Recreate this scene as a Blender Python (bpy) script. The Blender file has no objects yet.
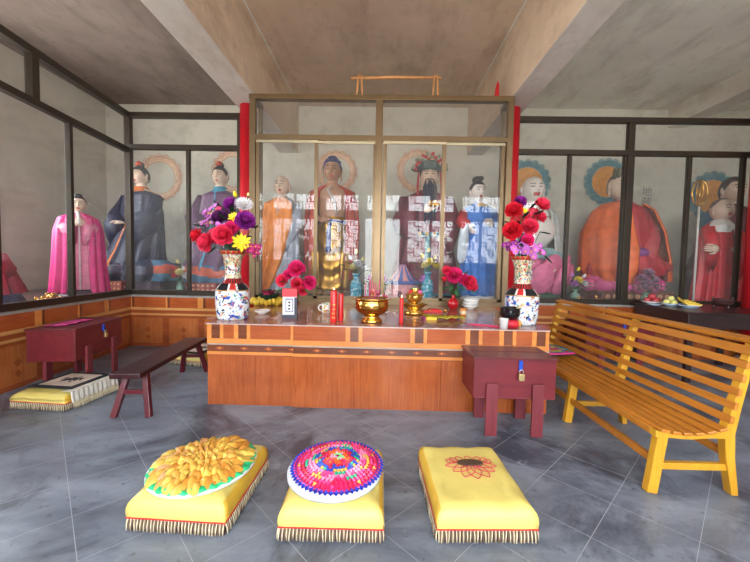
import bpy, math, random
from mathutils import Vector, Matrix, Euler
PI = math.pi
rnd = random.Random(7)
SC = bpy.context.scene
COL = SC.collection

# ------------------------------------------------------------------ camera
F, CH = 353.0, 1.5
YAW, PIT, ROL = math.radians(1.13), math.radians(2.75), math.radians(1.1)
fwd = Vector((-math.sin(YAW)*math.cos(PIT), math.cos(YAW)*math.cos(PIT), -math.sin(PIT)))
rt0 = Vector((math.cos(YAW), math.sin(YAW), 0)); up0 = rt0.cross(fwd)
rt = rt0*math.cos(ROL) + up0*math.sin(ROL); up = -rt0*math.sin(ROL) + up0*math.cos(ROL)
cam_d = bpy.data.cameras.new('camera'); cam = bpy.data.objects.new('camera', cam_d); COL.objects.link(cam)
cam.matrix_world = Matrix(((rt.x, up.x, -fwd.x, 0), (rt.y, up.y, -fwd.y, 0), (rt.z, up.z, -fwd.z, CH), (0, 0, 0, 1)))
cam_d.sensor_width = 36; cam_d.lens = F*36/750; cam_d.clip_start = .05
SC.camera = cam
def ray(x, y): return rt*((x-375)/F) - up*((y-281)/F) + fwd
def aty(x, y, Y):                       # point of a pixel's ray at distance Y into the hall
    d = ray(x, y); return Vector((0, 0, CH)) + d*(Y/d.y)
def atz(x, y, z):                       # point of a pixel's ray at height z
    d = ray(x, y); return Vector((0, 0, CH)) + d*((z-CH)/d.z)

# ------------------------------------------------------------------ materials
def lin(c):
    return tuple((v/255/12.92 if v/255 <= .04045 else ((v/255+.055)/1.055)**2.4) for v in c) + (1,)
class NT:
    def __init__(s, m): s.t = m.node_tree; s.n = s.t.nodes; s.l = s.t.links
    def new(s, k, **kw):
        n = s.n.new(k)
        for a, b in kw.items(): setattr(n, a, b)
        return n
    def link(s, a, b): s.l.new(a, b)
    def mix(s, fac, a, b, blend='MIX'):
        n = s.new('ShaderNodeMix', data_type='RGBA', blend_type=blend)
        for i, v in ((0, fac), (6, a), (7, b)):
            if hasattr(v, 'is_linked') or hasattr(v, 'links'): s.link(v, n.inputs[i])
            else: n.inputs[i].default_value = v
        return n.outputs[2]
    def ramp(s, fac, p0, p1, inter='LINEAR'):
        n = s.new('ShaderNodeMapRange'); s.link(fac, n.inputs[0]); n.inputs[1].default_value = p0; n.inputs[2].default_value = p1
        return n.outputs[0]
    def coords(s, scale=(1,1,1), rot=(0,0,0), loc=(0,0,0), world=False):
        if world: src = s.new('ShaderNodeNewGeometry').outputs['Position']
        else: src = s.new('ShaderNodeTexCoord').outputs['Object']
        m = s.new('ShaderNodeMapping'); s.link(src, m.inputs[0])
        m.inputs[1].default_value = loc; m.inputs[2].default_value = rot; m.inputs[3].default_value = scale
        return m.outputs[0]
    def noise(s, vec, scale, detail=4, rough=.55, dist=0):
        n = s.new('ShaderNodeTexNoise'); s.link(vec, n.inputs['Vector'])
        n.inputs['Scale'].default_value = scale; n.inputs['Detail'].default_value = detail
        n.inputs['Roughness'].default_value = rough; n.inputs['Distortion'].default_value = dist
        return n.outputs[0]
    def voro(s, vec, scale, feat='F1', out=0):
        n = s.new('ShaderNodeTexVoronoi', feature=feat); s.link(vec, n.inputs['Vector']); n.inputs['Scale'].default_value = scale
        return n.outputs[out]
def base(name, col, rough=.6, metal=0, spec=.5):
    m = bpy.data.materials.new(name); m.use_nodes = True
    b = m.node_tree.nodes['Principled BSDF']
    b.inputs['Base Color'].default_value = lin(col); b.inputs['Roughness'].default_value = rough
    b.inputs['Metallic'].default_value = metal; b.inputs['Specular IOR Level'].default_value = spec
    return m, b, NT(m)
def bump(t, b, h, strength=.3, dist=.01):
    n = t.new('ShaderNodeBump'); n.inputs['Strength'].default_value = strength; n.inputs['Distance'].default_value = dist
    t.link(h, n.inputs['Height']); t.link(n.outputs[0], b.inputs['Normal'])
_mc = {}
def M(name, col, rough=.6, metal=0, var=.18, scale=9, bmp=.15, spec=.5):
    if name in _mc: return _mc[name]
    m, b, t = base(name, col, rough, metal, spec)
    v = t.coords(); nz = t.noise(v, scale)
    c = lin(col); d = tuple(x*(1-var) for x in c[:3])+(1,); e = tuple(min(1, x*(1+var)) for x in c[:3])+(1,)
    t.link(t.mix(t.ramp(nz, .3, .7), d, e), b.inputs['Base Color'])
    if bmp: bump(t, b, t.noise(v, scale*6), bmp, .003)
    _mc[name] = m; return m
def wood(name, c1, c2, rough=.3, axis='z', scale=1.0, spec=.5):
    m, b, t = base(name, c1, rough, 0, spec)
    st = {'x': (1.2, 22, 22), 'y': (22, 1.2, 22), 'z': (22, 22, 1.2)}[axis]
    v = t.coords(scale=tuple(q*scale for q in st)); n1 = t.noise(v, 1.0, 5, .6, 1.2)
    n2 = t.noise(t.coords(), 2.5)
    c = t.mix(t.ramp(n1, .32, .68), lin(c1), lin(c2))
    d = tuple(x*.8 for x in lin(c2)[:3])+(1,)
    c = t.mix(t.ramp(n2, .45, .8), c, d)
    t.link(c, b.inputs['Base Color']); bump(t, b, n1, .08, .003)
    return m
def patt(name, bg, spots, rough=.15):
    """patterned surface: list of (colour, scale, lo, hi, seed offset, kind)"""
    m, b, t = base(name, bg, rough); c = lin(bg)
    for col, sc, lo, hi, off, kind in spots:
        v = t.coords(loc=(off, off*1.7, off*.6))
        f = t.noise(v, sc, 2, .5, .8) if kind == 'n' else t.voro(v, sc)
        c = t.mix(t.ramp(f, lo, hi), c, lin(col)) if kind == 'n' else t.mix(t.ramp(f, hi, lo), c, lin(col))
    t.link(c, b.inputs['Base Color']); return m

MT = {}
def setup_materials():
    # floor tiles, laid diagonally
    m, b, t = base('grey_marble_tile', (120,128,138), .34)
    v = t.coords(rot=(0,0,math.radians(45.5)), loc=(.115,-.10,0), world=True)
    br = t.new('ShaderNodeTexBrick', offset=0.0, squash=1.0); t.link(v, br.inputs['Vector'])
    br.inputs['Scale'].default_value = 1; br.inputs['Brick Width'].default_value = .42; br.inputs['Row Height'].default_value = .42
    br.inputs['Mortar Size'].default_value = .0018; br.inputs['Mortar Smooth'].default_value = .3
    br.inputs['Color1'].default_value = (0,0,0,1); br.inputs['Color2'].default_value = (1,1,1,1); br.inputs['Bias'].default_value = 0
    w = t.coords(world=True); ws = t.coords(world=True, scale=(1,2.6,1), rot=(0,0,.8))
    n1 = t.noise(ws, 1.6, 8, .62, .5); n2 = t.noise(w, 1.1, 6, .65, .8); n3 = t.noise(w, 14, 6, .7)
    c = t.mix(t.ramp(n1, .3, .72), lin((84,93,108)), lin((138,149,164)))
    c = t.mix(t.mix(.12, (0,0,0,1), br.outputs['Color']), c, lin((150,156,162)))
    c = t.mix(t.ramp(n2, .50, .64), c, lin((68,73,86)))
    c = t.mix(t.ramp(n3, .58, .76), c, lin((62,65,74)))
    n4 = t.noise(t.coords(world=True, loc=(3,5,0)), 5, 8, .75)
    c = t.mix(t.ramp(n4, .62, .74), c, lin((160,168,178)))
    c = t.mix(br.outputs['Fac'], c, lin((164,170,178)))
    t.link(c, b.inputs['Base Color'])
    r = t.mix(t.ramp(n1, .3, .7), (.28,.28,.28,1), (.5,.5,.5,1)); t.link(r, b.inputs['Roughness'])
    bump(t, b, br.outputs['Fac'], -.3, .003); MT['floor'] = m
    def plaster(name, a, c2, dark):
        m, b, t = base(name, a, .9, 0, .2)
        w = t.coords(world=True)
        n1 = t.noise(w, .8, 8, .62, .6); n2 = t.noise(w, 5, 8, .7); n3 = t.noise(t.coords(world=True, scale=(1,.35,1)), 2.2, 6, .65)
        c = t.mix(t.ramp(n1, .35, .7), lin(a), lin(c2))
        c = t.mix(t.ramp(n3, .5, .78), c, lin(dark)); c = t.mix(t.ramp(n2, .55, .85), c, lin(dark))
        t.link(c, b.inputs['Base Color']); bump(t, b, n2, .15, .01); return m
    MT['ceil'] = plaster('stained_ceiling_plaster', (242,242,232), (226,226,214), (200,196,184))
    MT['ceil_warm'] = plaster('brown_mottled_ceiling_plaster', (220,200,178), (200,180,158), (172,150,130))
    MT['ceil_brown'] = plaster('dark_brown_ceiling_plaster', (140,128,122), (122,110,104), (100,90,84))  # left bay: darker, browner plaster colour
    MT['beam'] = plaster('whitewashed_beam_plaster', (230,226,218), (214,208,198), (190,180,166))
    MT['wall'] = plaster('pale_wall_plaster', (206,204,192), (192,190,178), (176,172,160))
    MT['tile_or'] = wood('orange_brown_wood_tile', (172,90,48), (148,70,34), .22, 'x', 1.4)
    MT['tile_pan'] = wood('orange_wood_panel', (172,92,46), (144,68,30), .25, 'z', 1.6)
    MT['tile_lt'] = wood('pale_orange_trim', (214,140,74), (198,122,60), .25, 'x', .8)
    MT['tile_cr'] = wood('straw_coloured_trim', (206,150,92), (188,130,74), .25, 'x', .8)
    MT['tile_dk'] = wood('dark_brown_trim', (120,66,42), (94,50,34), .25, 'x', .9)
    MT['tile_pan2'] = wood('light_ochre_panel', (180,106,58), (160,88,46), .25, 'z', 1.2)
    MT['tile_rd'] = wood('reddish_panel_border', (158,82,46), (138,68,38), .25, 'x', 1)
    MT['frame_dk'] = M('dark_bronze_aluminium', (58,50,42), .38, .55, .1, 4, 0)
    MT['frame_gd'] = M('bronze_aluminium', (112,92,66), .36, .6, .1, 4, 0)
    MT['frame_lt'] = M('bright_aluminium_track', (190,180,150), .3, .7, .1, 4, 0)
    # thin clear glass: fresnel mirror plus what lies behind, with a trace of dust
    m = bpy.data.materials.new('window_glass'); m.use_nodes = True; t = NT(m); t.n.clear()
    out = t.new('ShaderNodeOutputMaterial'); tr = t.new('ShaderNodeBsdfTransparent'); gl = t.new('ShaderNodeBsdfGlossy')
    gl.inputs['Roughness'].default_value = .0; fr = t.new('ShaderNodeFresnel'); gi = t.new('ShaderNodeNewGeometry'); ir = t.new('ShaderNodeMapRange'); t.link(gi.outputs['Backfacing'], ir.inputs[0])
    ir.inputs[3].default_value = 1.28; ir.inputs[4].default_value = 1/1.28; t.link(ir.outputs[0], fr.inputs[0])
    tr.inputs[0].default_value = (.97,.975,.975,1)
    a = t.new('ShaderNodeMixShader'); t.link(fr.outputs[0], a.inputs[0]); t.link(tr.outputs[0], a.inputs[1]); t.link(gl.outputs[0], a.inputs[2])
    df = t.new('ShaderNodeBsdfDiffuse'); df.inputs[0].default_value = (.8,.8,.78,1)
    dn = t.noise(t.coords(), 3, 6); dr = t.new('ShaderNodeMapRange'); t.link(dn, dr.inputs[0])
    dr.inputs[1].default_value = .3; dr.inputs[2].default_value = .8; dr.inputs[3].default_value = .015; dr.inputs[4].default_value = .045
    a2 = t.new('ShaderNodeMixShader'); t.link(dr.outputs[0], a2.inputs[0]); t.link(a.outputs[0], a2.inputs[1]); t.link(df.outputs[0], a2.inputs[2])
    t.link(a2.outputs[0], out.inputs[0]); MT['glass'] = m
    m = m.copy(); m.name = 'clear_plastic'; MT['plastic'] = m
    MT['col_red'] = M('red_column_paint', (186,20,34), .4, 0, .1, 3, .05)
    MT['chest'] = wood('maroon_painted_wood', (118,34,42), (96,26,34), .38, 'x', .6)
    MT['chest_top'] = wood('worn_dark_maroon_wood', (104,36,40), (84,28,32), .35, 'x', .6)
    MT['chest_in'] = wood('faded_leg_paint', (128,50,58), (108,38,46), .45, 'z', .6)
    MT['stool'] = wood('dark_red_lacquer', (66,28,32), (48,20,24), .28, 'y', .6)
    MT['stool_leg'] = wood('red_lacquer_leg', (100,24,36), (78,16,28), .32, 'z', .6)
    MT['bench'] = wood('orange_varnished_wood', (198,130,48), (176,108,34), .32, 'y', .8)
    MT['bench_end'] = wood('yellow_varnished_wood', (214,160,44), (198,140,32), .35, 'z', .8)
    MT['table'] = wood('near_black_wood', (52,34,34), (38,24,26), .28, 'x', .6)
    MT['alt_top'] = patt('reddish_altar_plastic_sheet', (150,92,76), [((172,120,104),3,.4,.7,0,'n'),((128,66,56),7,.5,.75,4,'n'),((196,156,146),5,.62,.8,9,'n')], .16)
    MT['white'] = M('white_glaze', (226,226,222), .2, 0, .04, 5, 0)
    MT['brass'] = M('polished_brass', (224,170,84), .14, 1, .12, 6, 0)
    MT['gold'] = M('gold_paint', (196,146,60), .28, .75, .2, 10, .1)
    MT['goldfig'] = M('bright_gold', (232,180,90), .2, .9, .2, 10, .1)
    MT['wax'] = M('red_candle_wax', (206,24,26), .3, 0, .1, 8, 0)
    MT['black'] = M('black_lacquer', (22,20,24), .12, 0, .1, 6, 0)
    MT['steel'] = M('steel', (190,186,176), .3, .9, .1, 6, 0)
    MT['blue'] = M('blue_lacquer', (22,70,180), .35, 0, .1, 6, 0)
    MT['skin'] = M('painted_face_cream', (216,190,168), .45, 0, .05, 4, 0)
    MT['skin_w'] = M('painted_face_white', (226,216,208), .45, 0, .04, 4, 0)
    MT['skin_g'] = M('painted_face_bronze', (176,132,104), .4, 0, .06, 4, 0)
    MT['lip'] = M('painted_lips', (176,60,58), .45, 0, .05, 4, 0)
    MT['ink'] = M('painted_black_line', (34,26,30), .5, 0, .1, 6, 0)
    MT['yel'] = M('yellow_satin', (216,198,110), .5, 0, .07, 5, .1)
    MT['yel_side'] = M('golden_satin_side', (214,172,58), .5, 0, .1, 5, .1)
setup_materials()
def mk(name, col, rough=.6, **k): return M(name, col, rough, **k)

# ------------------------------------------------------------------ mesh builder
class MB:
    def __init__(s): s.v = []; s.f = []; s.mi = []; s.sm = []
    def add(s, vs, fs, mi=0, smooth=False, T=None):
        o = len(s.v)
        s.v += [tuple(T @ Vector(p)) if T else tuple(p) for p in vs]
        for i, f in enumerate(fs):
            s.f.append(tuple(o+q for q in f)); s.mi.append(mi[i] if isinstance(mi, list) else mi); s.sm.append(smooth)
        return s
    def box(s, c, d, mi=0, T=None, rz=0):
        x, y, z = (q/2 for q in d)
        vs = [(-x,-y,-z),(x,-y,-z),(x,y,-z),(-x,y,-z),(-x,-y,z),(x,-y,z),(x,y,z),(-x,y,z)]
        R = Matrix.Translation(Vector(c)) @ Matrix.Rotation(rz, 4, 'Z')
        if T: R = T @ R
        return s.add(vs, [(0,3,2,1),(4,5,6,7),(0,1,5,4),(1,2,6,5),(2,3,7,6),(3,0,4,7)], mi, False, R)
    def bb(s, x0, x1, y0, y1, z0, z1, mi=0, T=None): return s.box(((x0+x1)/2,(y0+y1)/2,(z0+z1)/2),(x1-x0,y1-y0,z1-z0),mi,T)
    def beam(s, a, b, w, h, mi=0, upv=(0,0,1), T=None):
        """rectangular bar from a to b"""
        a, b = Vector(a), Vector(b); d = (b-a); L = d.length; d.normalize()
        sx = d.cross(Vector(upv)).normalized(); u = sx.cross(d).normalized()
        R = Matrix(((sx.x,d.x,u.x,0),(sx.y,d.y,u.y,0),(sx.z,d.z,u.z,0),(0,0,0,1))); R.translation = (a+b)/2
        return s.box((0,0,0),(w,L,h),mi,(T @ R) if T else R)
    def loft(s, rings, mi=0, smooth=True, caps=True, closed=True, T=None):
        n = len(rings[0]); vs = [p for r in rings for p in r]; fs = []; mm = []
        for i in range(len(rings)-1):
            for j in range(n if closed else n-1):
                k = (j+1) % n; fs.append((i*n+j, i*n+k, (i+1)*n+k, (i+1)*n+j))
                mm.append(mi(i, j) if callable(mi) else mi)
        if caps:
            fs.append(tuple(range(n))[::-1]); fs.append(tuple((len(rings)-1)*n+j for j in range(n)))
            mm += [mi(0,0), mi(len(rings)-2,0)] if callable(mi) else [mi, mi]
        return s.add(vs, fs, mm, smooth, T)
    def tube(s, pts, rad, n=8, mi=0, caps=True, T=None, smooth=True):
        pts = [Vector(p) for p in pts]; rad = rad if isinstance(rad, (list, tuple)) else [rad]*len(pts)
        rings = []; prev = None
        for i, p in enumerate(pts):
            d = (pts[min(i+1, len(pts)-1)] - pts[max(i-1, 0)]).normalized()
            ref = prev if prev else (Vector((0,0,1)) if abs(d.z) < .9 else Vector((1,0,0)))
            u = (ref - d*ref.dot(d)).normalized(); w = d.cross(u); prev = u
            rings.append([p + (u*math.cos(2*PI*k/n) + w*math.sin(2*PI*k/n))*rad[i] for k in range(n)])
        return s.loft(rings, mi, smooth, caps, True, T)
    def lathe(s, prof, c=(0,0,0), n=24, mi=0, smooth=True, caps=True, T=None, sx=1, sy=1):
        rings = [[(c[0]+r*sx*math.cos(2*PI*k/n), c[1]+r*sy*math.sin(2*PI*k/n), c[2]+z) for k in range(n)] for r, z in prof]
        return s.loft(rings, mi, smooth, caps, True, T)
    def cyl(s, c, r, h, n=20, mi=0, T=None): 
        return s.lathe([(r,0),(r,h)], c, n, mi, True, True, T)
    def ell(s, c, r, mi=0, nu=14, nv=8, T=None, R=None):
        r = (r,r,r) if isinstance(r, (int, float)) else r
        rings = [[(c[0]+r[0]*math.sin(PI*(i/nv*.98+.01))*math.cos(2*PI*k/nu), c[1]+r[1]*math.sin(PI*(i/nv*.98+.01))*math.sin(2*PI*k/nu),
                   c[2]-r[2]*math.cos(PI*(i/nv*.98+.01))) for k in range(nu)] for i in range(nv+1)]
        return s.loft(rings, mi, True, True, True, T)
    def petal(s, T, L, W, cup=.3, mi=0, tip=.6, endf=.25):
        """a curved petal along +y rising +z"""
        vs = []; fs = []; ny, nx = 5, 4
        for i in range(ny+1):
            t = i/ny; w = W*math.sin(PI*(t*(.86 if endf < .5 else .74)+.09))**tip*.5*(1 if t < 1 else endf)
            for j in range(nx+1):
                q = j/nx*2-1
                vs.append((w*q, L*t, cup*L*t*t + abs(q)*w*.45 - .04*L*(1-abs(q))))
        for i in range(ny):
            for j in range(nx):
                a = i*(nx+1)+j; fs.append((a, a+1, a+nx+2, a+nx+1))
        return s.add(vs, fs, mi, True, T)
def build(name, mb, mats, parent=None, bevel=0, loc=None, rz=0):
    me = bpy.data.meshes.new(name); me.from_pydata(mb.v, [], mb.f)
    for m in (mats if isinstance(mats, (list, tuple)) else [mats]): me.materials.append(m)
    me.polygons.foreach_set('material_index', mb.mi); me.polygons.foreach_set('use_smooth', mb.sm); me.update()
    o = bpy.data.objects.new(name, me); COL.objects.link(o)
    if parent: o.parent = parent
    if loc is not None: o.location = loc
    if rz: o.rotation_euler.z = rz
    if bevel:
        b = o.modifiers.new('bevel', 'BEVEL'); b.width = bevel; b.segments = 2; b.limit_method = 'ANGLE'
    return o
def thing(name, label, cat, loc=(0,0,0), rz=0, group=None):
    o = bpy.data.objects.new(name, None); COL.objects.link(o); o.empty_display_size = .05
    o.location = loc; o.rotation_euler = (0,0,rz); o['label'] = label; o['category'] = cat
    if group: o['group'] = group
    return o
def tag(o, label, cat, group=None):
    o['label'] = label; o['category'] = cat
    if group: o['group'] = group
    return o
def struct(name, mb, mats, parent=None, **k):
    o = build(name, mb, mats, parent, **k)
    if not parent: o['kind'] = 'structure'
    return o
def sempty(name, loc=(0,0,0), rz=0):
    o = bpy.data.objects.new(name, None); COL.objects.link(o); o.location = loc; o.rotation_euler = (0,0,rz); o['kind'] = 'structure'
    return o
def X(loc=(0,0,0), rx=0, ry=0, rz=0, s=1):
    return Matrix.Translation(Vector(loc)) @ Euler((rx,ry,rz)).to_matrix().to_4x4() @ Matrix.Scale(s, 4)
def copy_tree(o, parent=None):
    c = o.copy(); COL.objects.link(c); c.parent = parent
    for ch in o.children: copy_tree(ch, c)
    return c

# ------------------------------------------------------------------ the hall
YB, YG, YF, XL, XR, ZC = 8.5, 6.0, -3.2, -6.7, 8.7, 5.2     # back wall, glazing plane, front wall, sides, ceiling
struct('floor', MB().bb(XL-.2, XR+.2, YF-.3, YB+.2, -.1, 0), MT['floor'])
struct('wall_back', MB().bb(XL-.2, XR+.2, YB, YB+.2, 0, ZC), MT['wall'])
SW = (2.4, 5.7, 1.9, 4.0)          # added, unseen opening in the left wall, brings daylight to the left display
wl = MB(); wl.bb(XL-.2, XL, YF, SW[0], 0, ZC); wl.bb(XL-.2, XL, SW[1], YB, 0, ZC); wl.bb(XL-.2, XL, SW[0], SW[1], 0, SW[2]); wl.bb(XL-.2, XL, SW[0], SW[1], SW[3], ZC)
struct('wall_left', wl, MT['wall'])
wl = MB()
for i in range(8): wl.bb(XL-.13, XL-.07, SW[0]+i*(SW[1]-SW[0]-.06)/7, SW[0]+.06+i*(SW[1]-SW[0]-.06)/7, SW[2], SW[3])
for z in (SW[2], 3.1, SW[3]-.06): wl.bb(XL-.13, XL-.07, SW[0], SW[1], z, z+.06)
struct('window_18', wl, MT['frame_dk'])
struct('wall_right', MB().bb(XR, XR+.2, YF, YB, 0, ZC), MT['wall'])
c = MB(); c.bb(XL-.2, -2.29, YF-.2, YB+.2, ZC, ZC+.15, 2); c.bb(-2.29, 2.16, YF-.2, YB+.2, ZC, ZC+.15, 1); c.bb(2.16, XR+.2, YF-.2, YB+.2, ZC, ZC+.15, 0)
struct('ceiling', c, [MT['ceil'], MT['ceil_warm'], MT['ceil_brown']])
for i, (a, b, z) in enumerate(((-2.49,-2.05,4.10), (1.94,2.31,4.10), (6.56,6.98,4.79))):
    m = MB().bb(a, b, YF, YB, z, ZC); inner = 3 if i == 0 else 5      # the side towards the middle bay has the browner plaster
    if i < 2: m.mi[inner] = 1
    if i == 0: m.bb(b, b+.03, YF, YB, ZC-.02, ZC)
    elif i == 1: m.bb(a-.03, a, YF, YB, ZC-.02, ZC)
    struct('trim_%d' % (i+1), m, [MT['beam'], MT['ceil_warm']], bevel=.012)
# raised floor behind the glazing (the figures stand on it)
pd = M('dark_red_platform_paint', (84,50,50), .3, 0, .2, 3, .1)
p = MB(); p.bb(-4.36, XR, YG+.1, YB, 0, .88); p.bb(XL, -4.4, YF+.02, YB, 0, .88)
struct('trim_4', p, pd)

# front wall with door opening and lattice windows (seen mirrored in the glass)
wins = [(-6.3,-4.85),(-4.55,-2.65),(-2.4,-.95),(.95,2.9),(3.15,4.75),(5.0,6.6)]
fw = MB()
xs = [XL-.2]
for a, b in wins[:3]: xs += [a, b]
xs += [-.72, .68]
for a, b in wins[3:]: xs += [a, b]
xs += [XR+.2]
for i in range(0, len(xs), 2): fw.bb(xs[i], xs[i+1], YF-.2, YF, 0, ZC)
for a, b in wins + [(-.72, .68)]:
    if (a, b) != (-.72, .68): fw.bb(a, b, YF-.2, YF, 0, 1.55)
    fw.bb(a, b, YF-.2, YF, 3.35, 3.6); fw.bb(a, b, YF-.2, YF, 4.35, ZC)
struct('wall_front', fw, M('red_brown_facade_wood', (120,60,50), .5))
lat = M('painted_window_lattice', (150,60,50), .5)
def lattice(x0, x1, z0, z1, nx, nz, name, k):
    r = sempty(name, (0,0,0)); m = MB(); y = YF-.1; t = .048
    m.bb(x0, x1, y-.03, y+.03, z0, z0+.07); m.bb(x0, x1, y-.03, y+.03, z1-.07, z1)
    m.bb(x0, x0+.07, y-.03, y+.03, z0, z1); m.bb(x1-.07, x1, y-.03, y+.03, z0, z1)
    m.bb((x0+x1)/2-.05, (x0+x1)/2+.05, y-.03, y+.03, z0, z1)
    struct('window_frame', m, lat, r); m = MB()
    dx, dz = (x1-x0)/nx, (z1-z0)/nz
    for i in range(nx+1):
        for j in range(nz+1):
            x, z = x0+i*dx, z0+j*dz
            if (i+j) % 2 == 0:
                if i < nx: m.bb(x, min(x1,x+dx), y-.015, y+.015, z-t/2, z+t/2)
                if j < nz: m.bb(x-t/2, x+t/2, y-.015, y+.015, z, z+dz)
            elif k and i < nx and j < nz: m.beam((x+dx*.2, y, z+dz*.5), (x+dx*.8, y, z+dz*.5), t, t)
            if (i*3+j) % 4 == 1 and j < nz and i < nx: m.bb(x+dx/2-t/2, x+dx/2+t/2, y-.015, y+.015, z, z+dz)
    struct('lattice', m, lat, r)
for i, (a, b) in enumerate(wins):
    lattice(a, b, 1.55, 3.35, 6, 6, 'window_%d' % (i+5), 1)
    lattice(a, b, 3.6, 4.35, 6, 2, 'window_%d' % (i+11), 0)
lattice(-.72, .68, 3.6, 4.35, 4, 2, 'window_17', 0)

# ---- dado (tiled half wall) along a line; local x runs along it, local -y is the face
def dado(name, loc, rz, L, par=None):
    m = MB(); m.bb(0, L, .0, .1, 0, .86, 0); m.bb(-.01, L+.01, -.02, .12, .86, .9, 5)
    n = max(1, int(round(L/.62))); w = L/n; t = -.012
    for i in range(n):
        x = i*w
        m.bb(x+.07, x+w-.07, t, 0, .68, .858, 0); m.bb(x, x+.028, t-.003, 0, .68, .858, 1)
        m.bb(x+.03, x+.068, t, 0, .68, .858, 3); m.bb(x+w-.068, x+w-.002, t-.001, 0, .68, .858, 1 if i % 2 else 0)
        m.bb(x, x+w-.003, t-.006, 0, .635, .678, 2); m.bb(x, x+w-.003, t, 0, .58, .633, 4)
        m.bb(x, x+w-.003, t-.006, 0, .545, .578, 2)
        m.bb(x, x+w-.003, t+.004, 0, 0, .543, 4); m.bb(x+.05, x+w-.06, t, 0, .06, .50, 6)
        for zz, s in ((.30,.05),(.17,.045)):
            m.add([(x+w/2-s, t-.002, zz),(x+w/2, t-.002, zz-s*1.1),(x+w/2+s, t-.002, zz),(x+w/2, t-.002, zz+s*1.1)], [(0,1,2,3)], 4)
    return struct(name, m, [MT['tile_or'], MT['tile_lt'], MT['tile_cr'], MT['tile_dk'], MT['tile_rd'], M('grey_sill', (150,146,140), .4), MT['tile_pan2']], par, loc=loc, rz=rz)
dado('baseboard_back', (-4.34, YG, 0), 0, XR+4.34)
# left glazing line
LA, LB = Vector((-4.34, 6.0, 0)), Vector((-4.10, 3.2, 0))
ld = (LB-LA).normalized(); lang = math.atan2(-ld.y, -ld.x)      # local x points from the front towards the corner
LL = 9.0; L0 = LA + ld*LL
dado('baseboard_left', (L0.x, L0.y, 0), lang, LL)

# ---- glazing: frame + panes; local x along, face towards local -y
def glazing(name, loc, rz, L, z0, z1, zt, lower, upper, mat, wd=.055, ends=(1,1), rootfn=None, short=0):
    r = rootfn() if rootfn else sempty(name, loc, rz)
    m = MB(); d = .045
    m.bb(0, L, -d, d, z0, z0+.085); m.bb(0, L, -d-.004, d, z1-.085, z1); m.bb(0, L, -d-.004, d, zt-.04, zt+.04)
    for x in upper + ([0] if ends[0] else []) + ([L] if ends[1] else []): m.bb(x-.05, x+.05, -d-.002, d, (zt-.03 if short and x in upper else z0+.01), z1-.01)
    struct('window_frame', m, mat, r, bevel=.004)
    xs = sorted([0]+lower+[L]); m = MB()
    for x in lower: m.bb(x-wd/2, x+wd/2, -d+.02, d, z0+.085, zt-.04)
    if m.v: struct('sash', m, mat, r, bevel=.003)
    for i in range(len(xs)-1): struct('glass_pane', MB().bb(xs[i]+.01, xs[i+1]-.01, .01, .016, z0+.08, zt-.035), MT['glass'], r)
    xs = sorted([0]+upper+[L])
    for i in range(len(xs)-1): struct('glass_pane', MB().bb(xs[i]+.01, xs[i+1]-.01, .01, .016, zt+.035, z1-.08), MT['glass'], r)
    return r
dl = lambda Y: LL - (6.0-Y)/abs(ld.y)
glazing('window_1', (L0.x, L0.y, 0), lang, LL, .9, 3.97, 3.34, [dl(4.74), dl(3.72), dl(2.6), dl(1.5), dl(.4), dl(-.7), dl(-1.8)], [dl(4.2), dl(2.6), dl(1), dl(-.6)], MT['frame_dk'], short=1)
glazing('window_2', (-4.34, YG, 0), 0, 1.92, .9, 3.97, 3.40, [1.02], [], MT['frame_dk'])
glazing('window_3', (2.14, YG, 0), 0, 3.96, .9, 3.97, 3.40, [.93, 1.84, 1.95, 2.88, 3.75], [1.90], MT['frame_dk'], ends=(0,1))
glazing('window_4', (6.12, YG, 0), 0, .88, .9, 3.97, 3.40, [], [], MT['frame_dk'])

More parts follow.
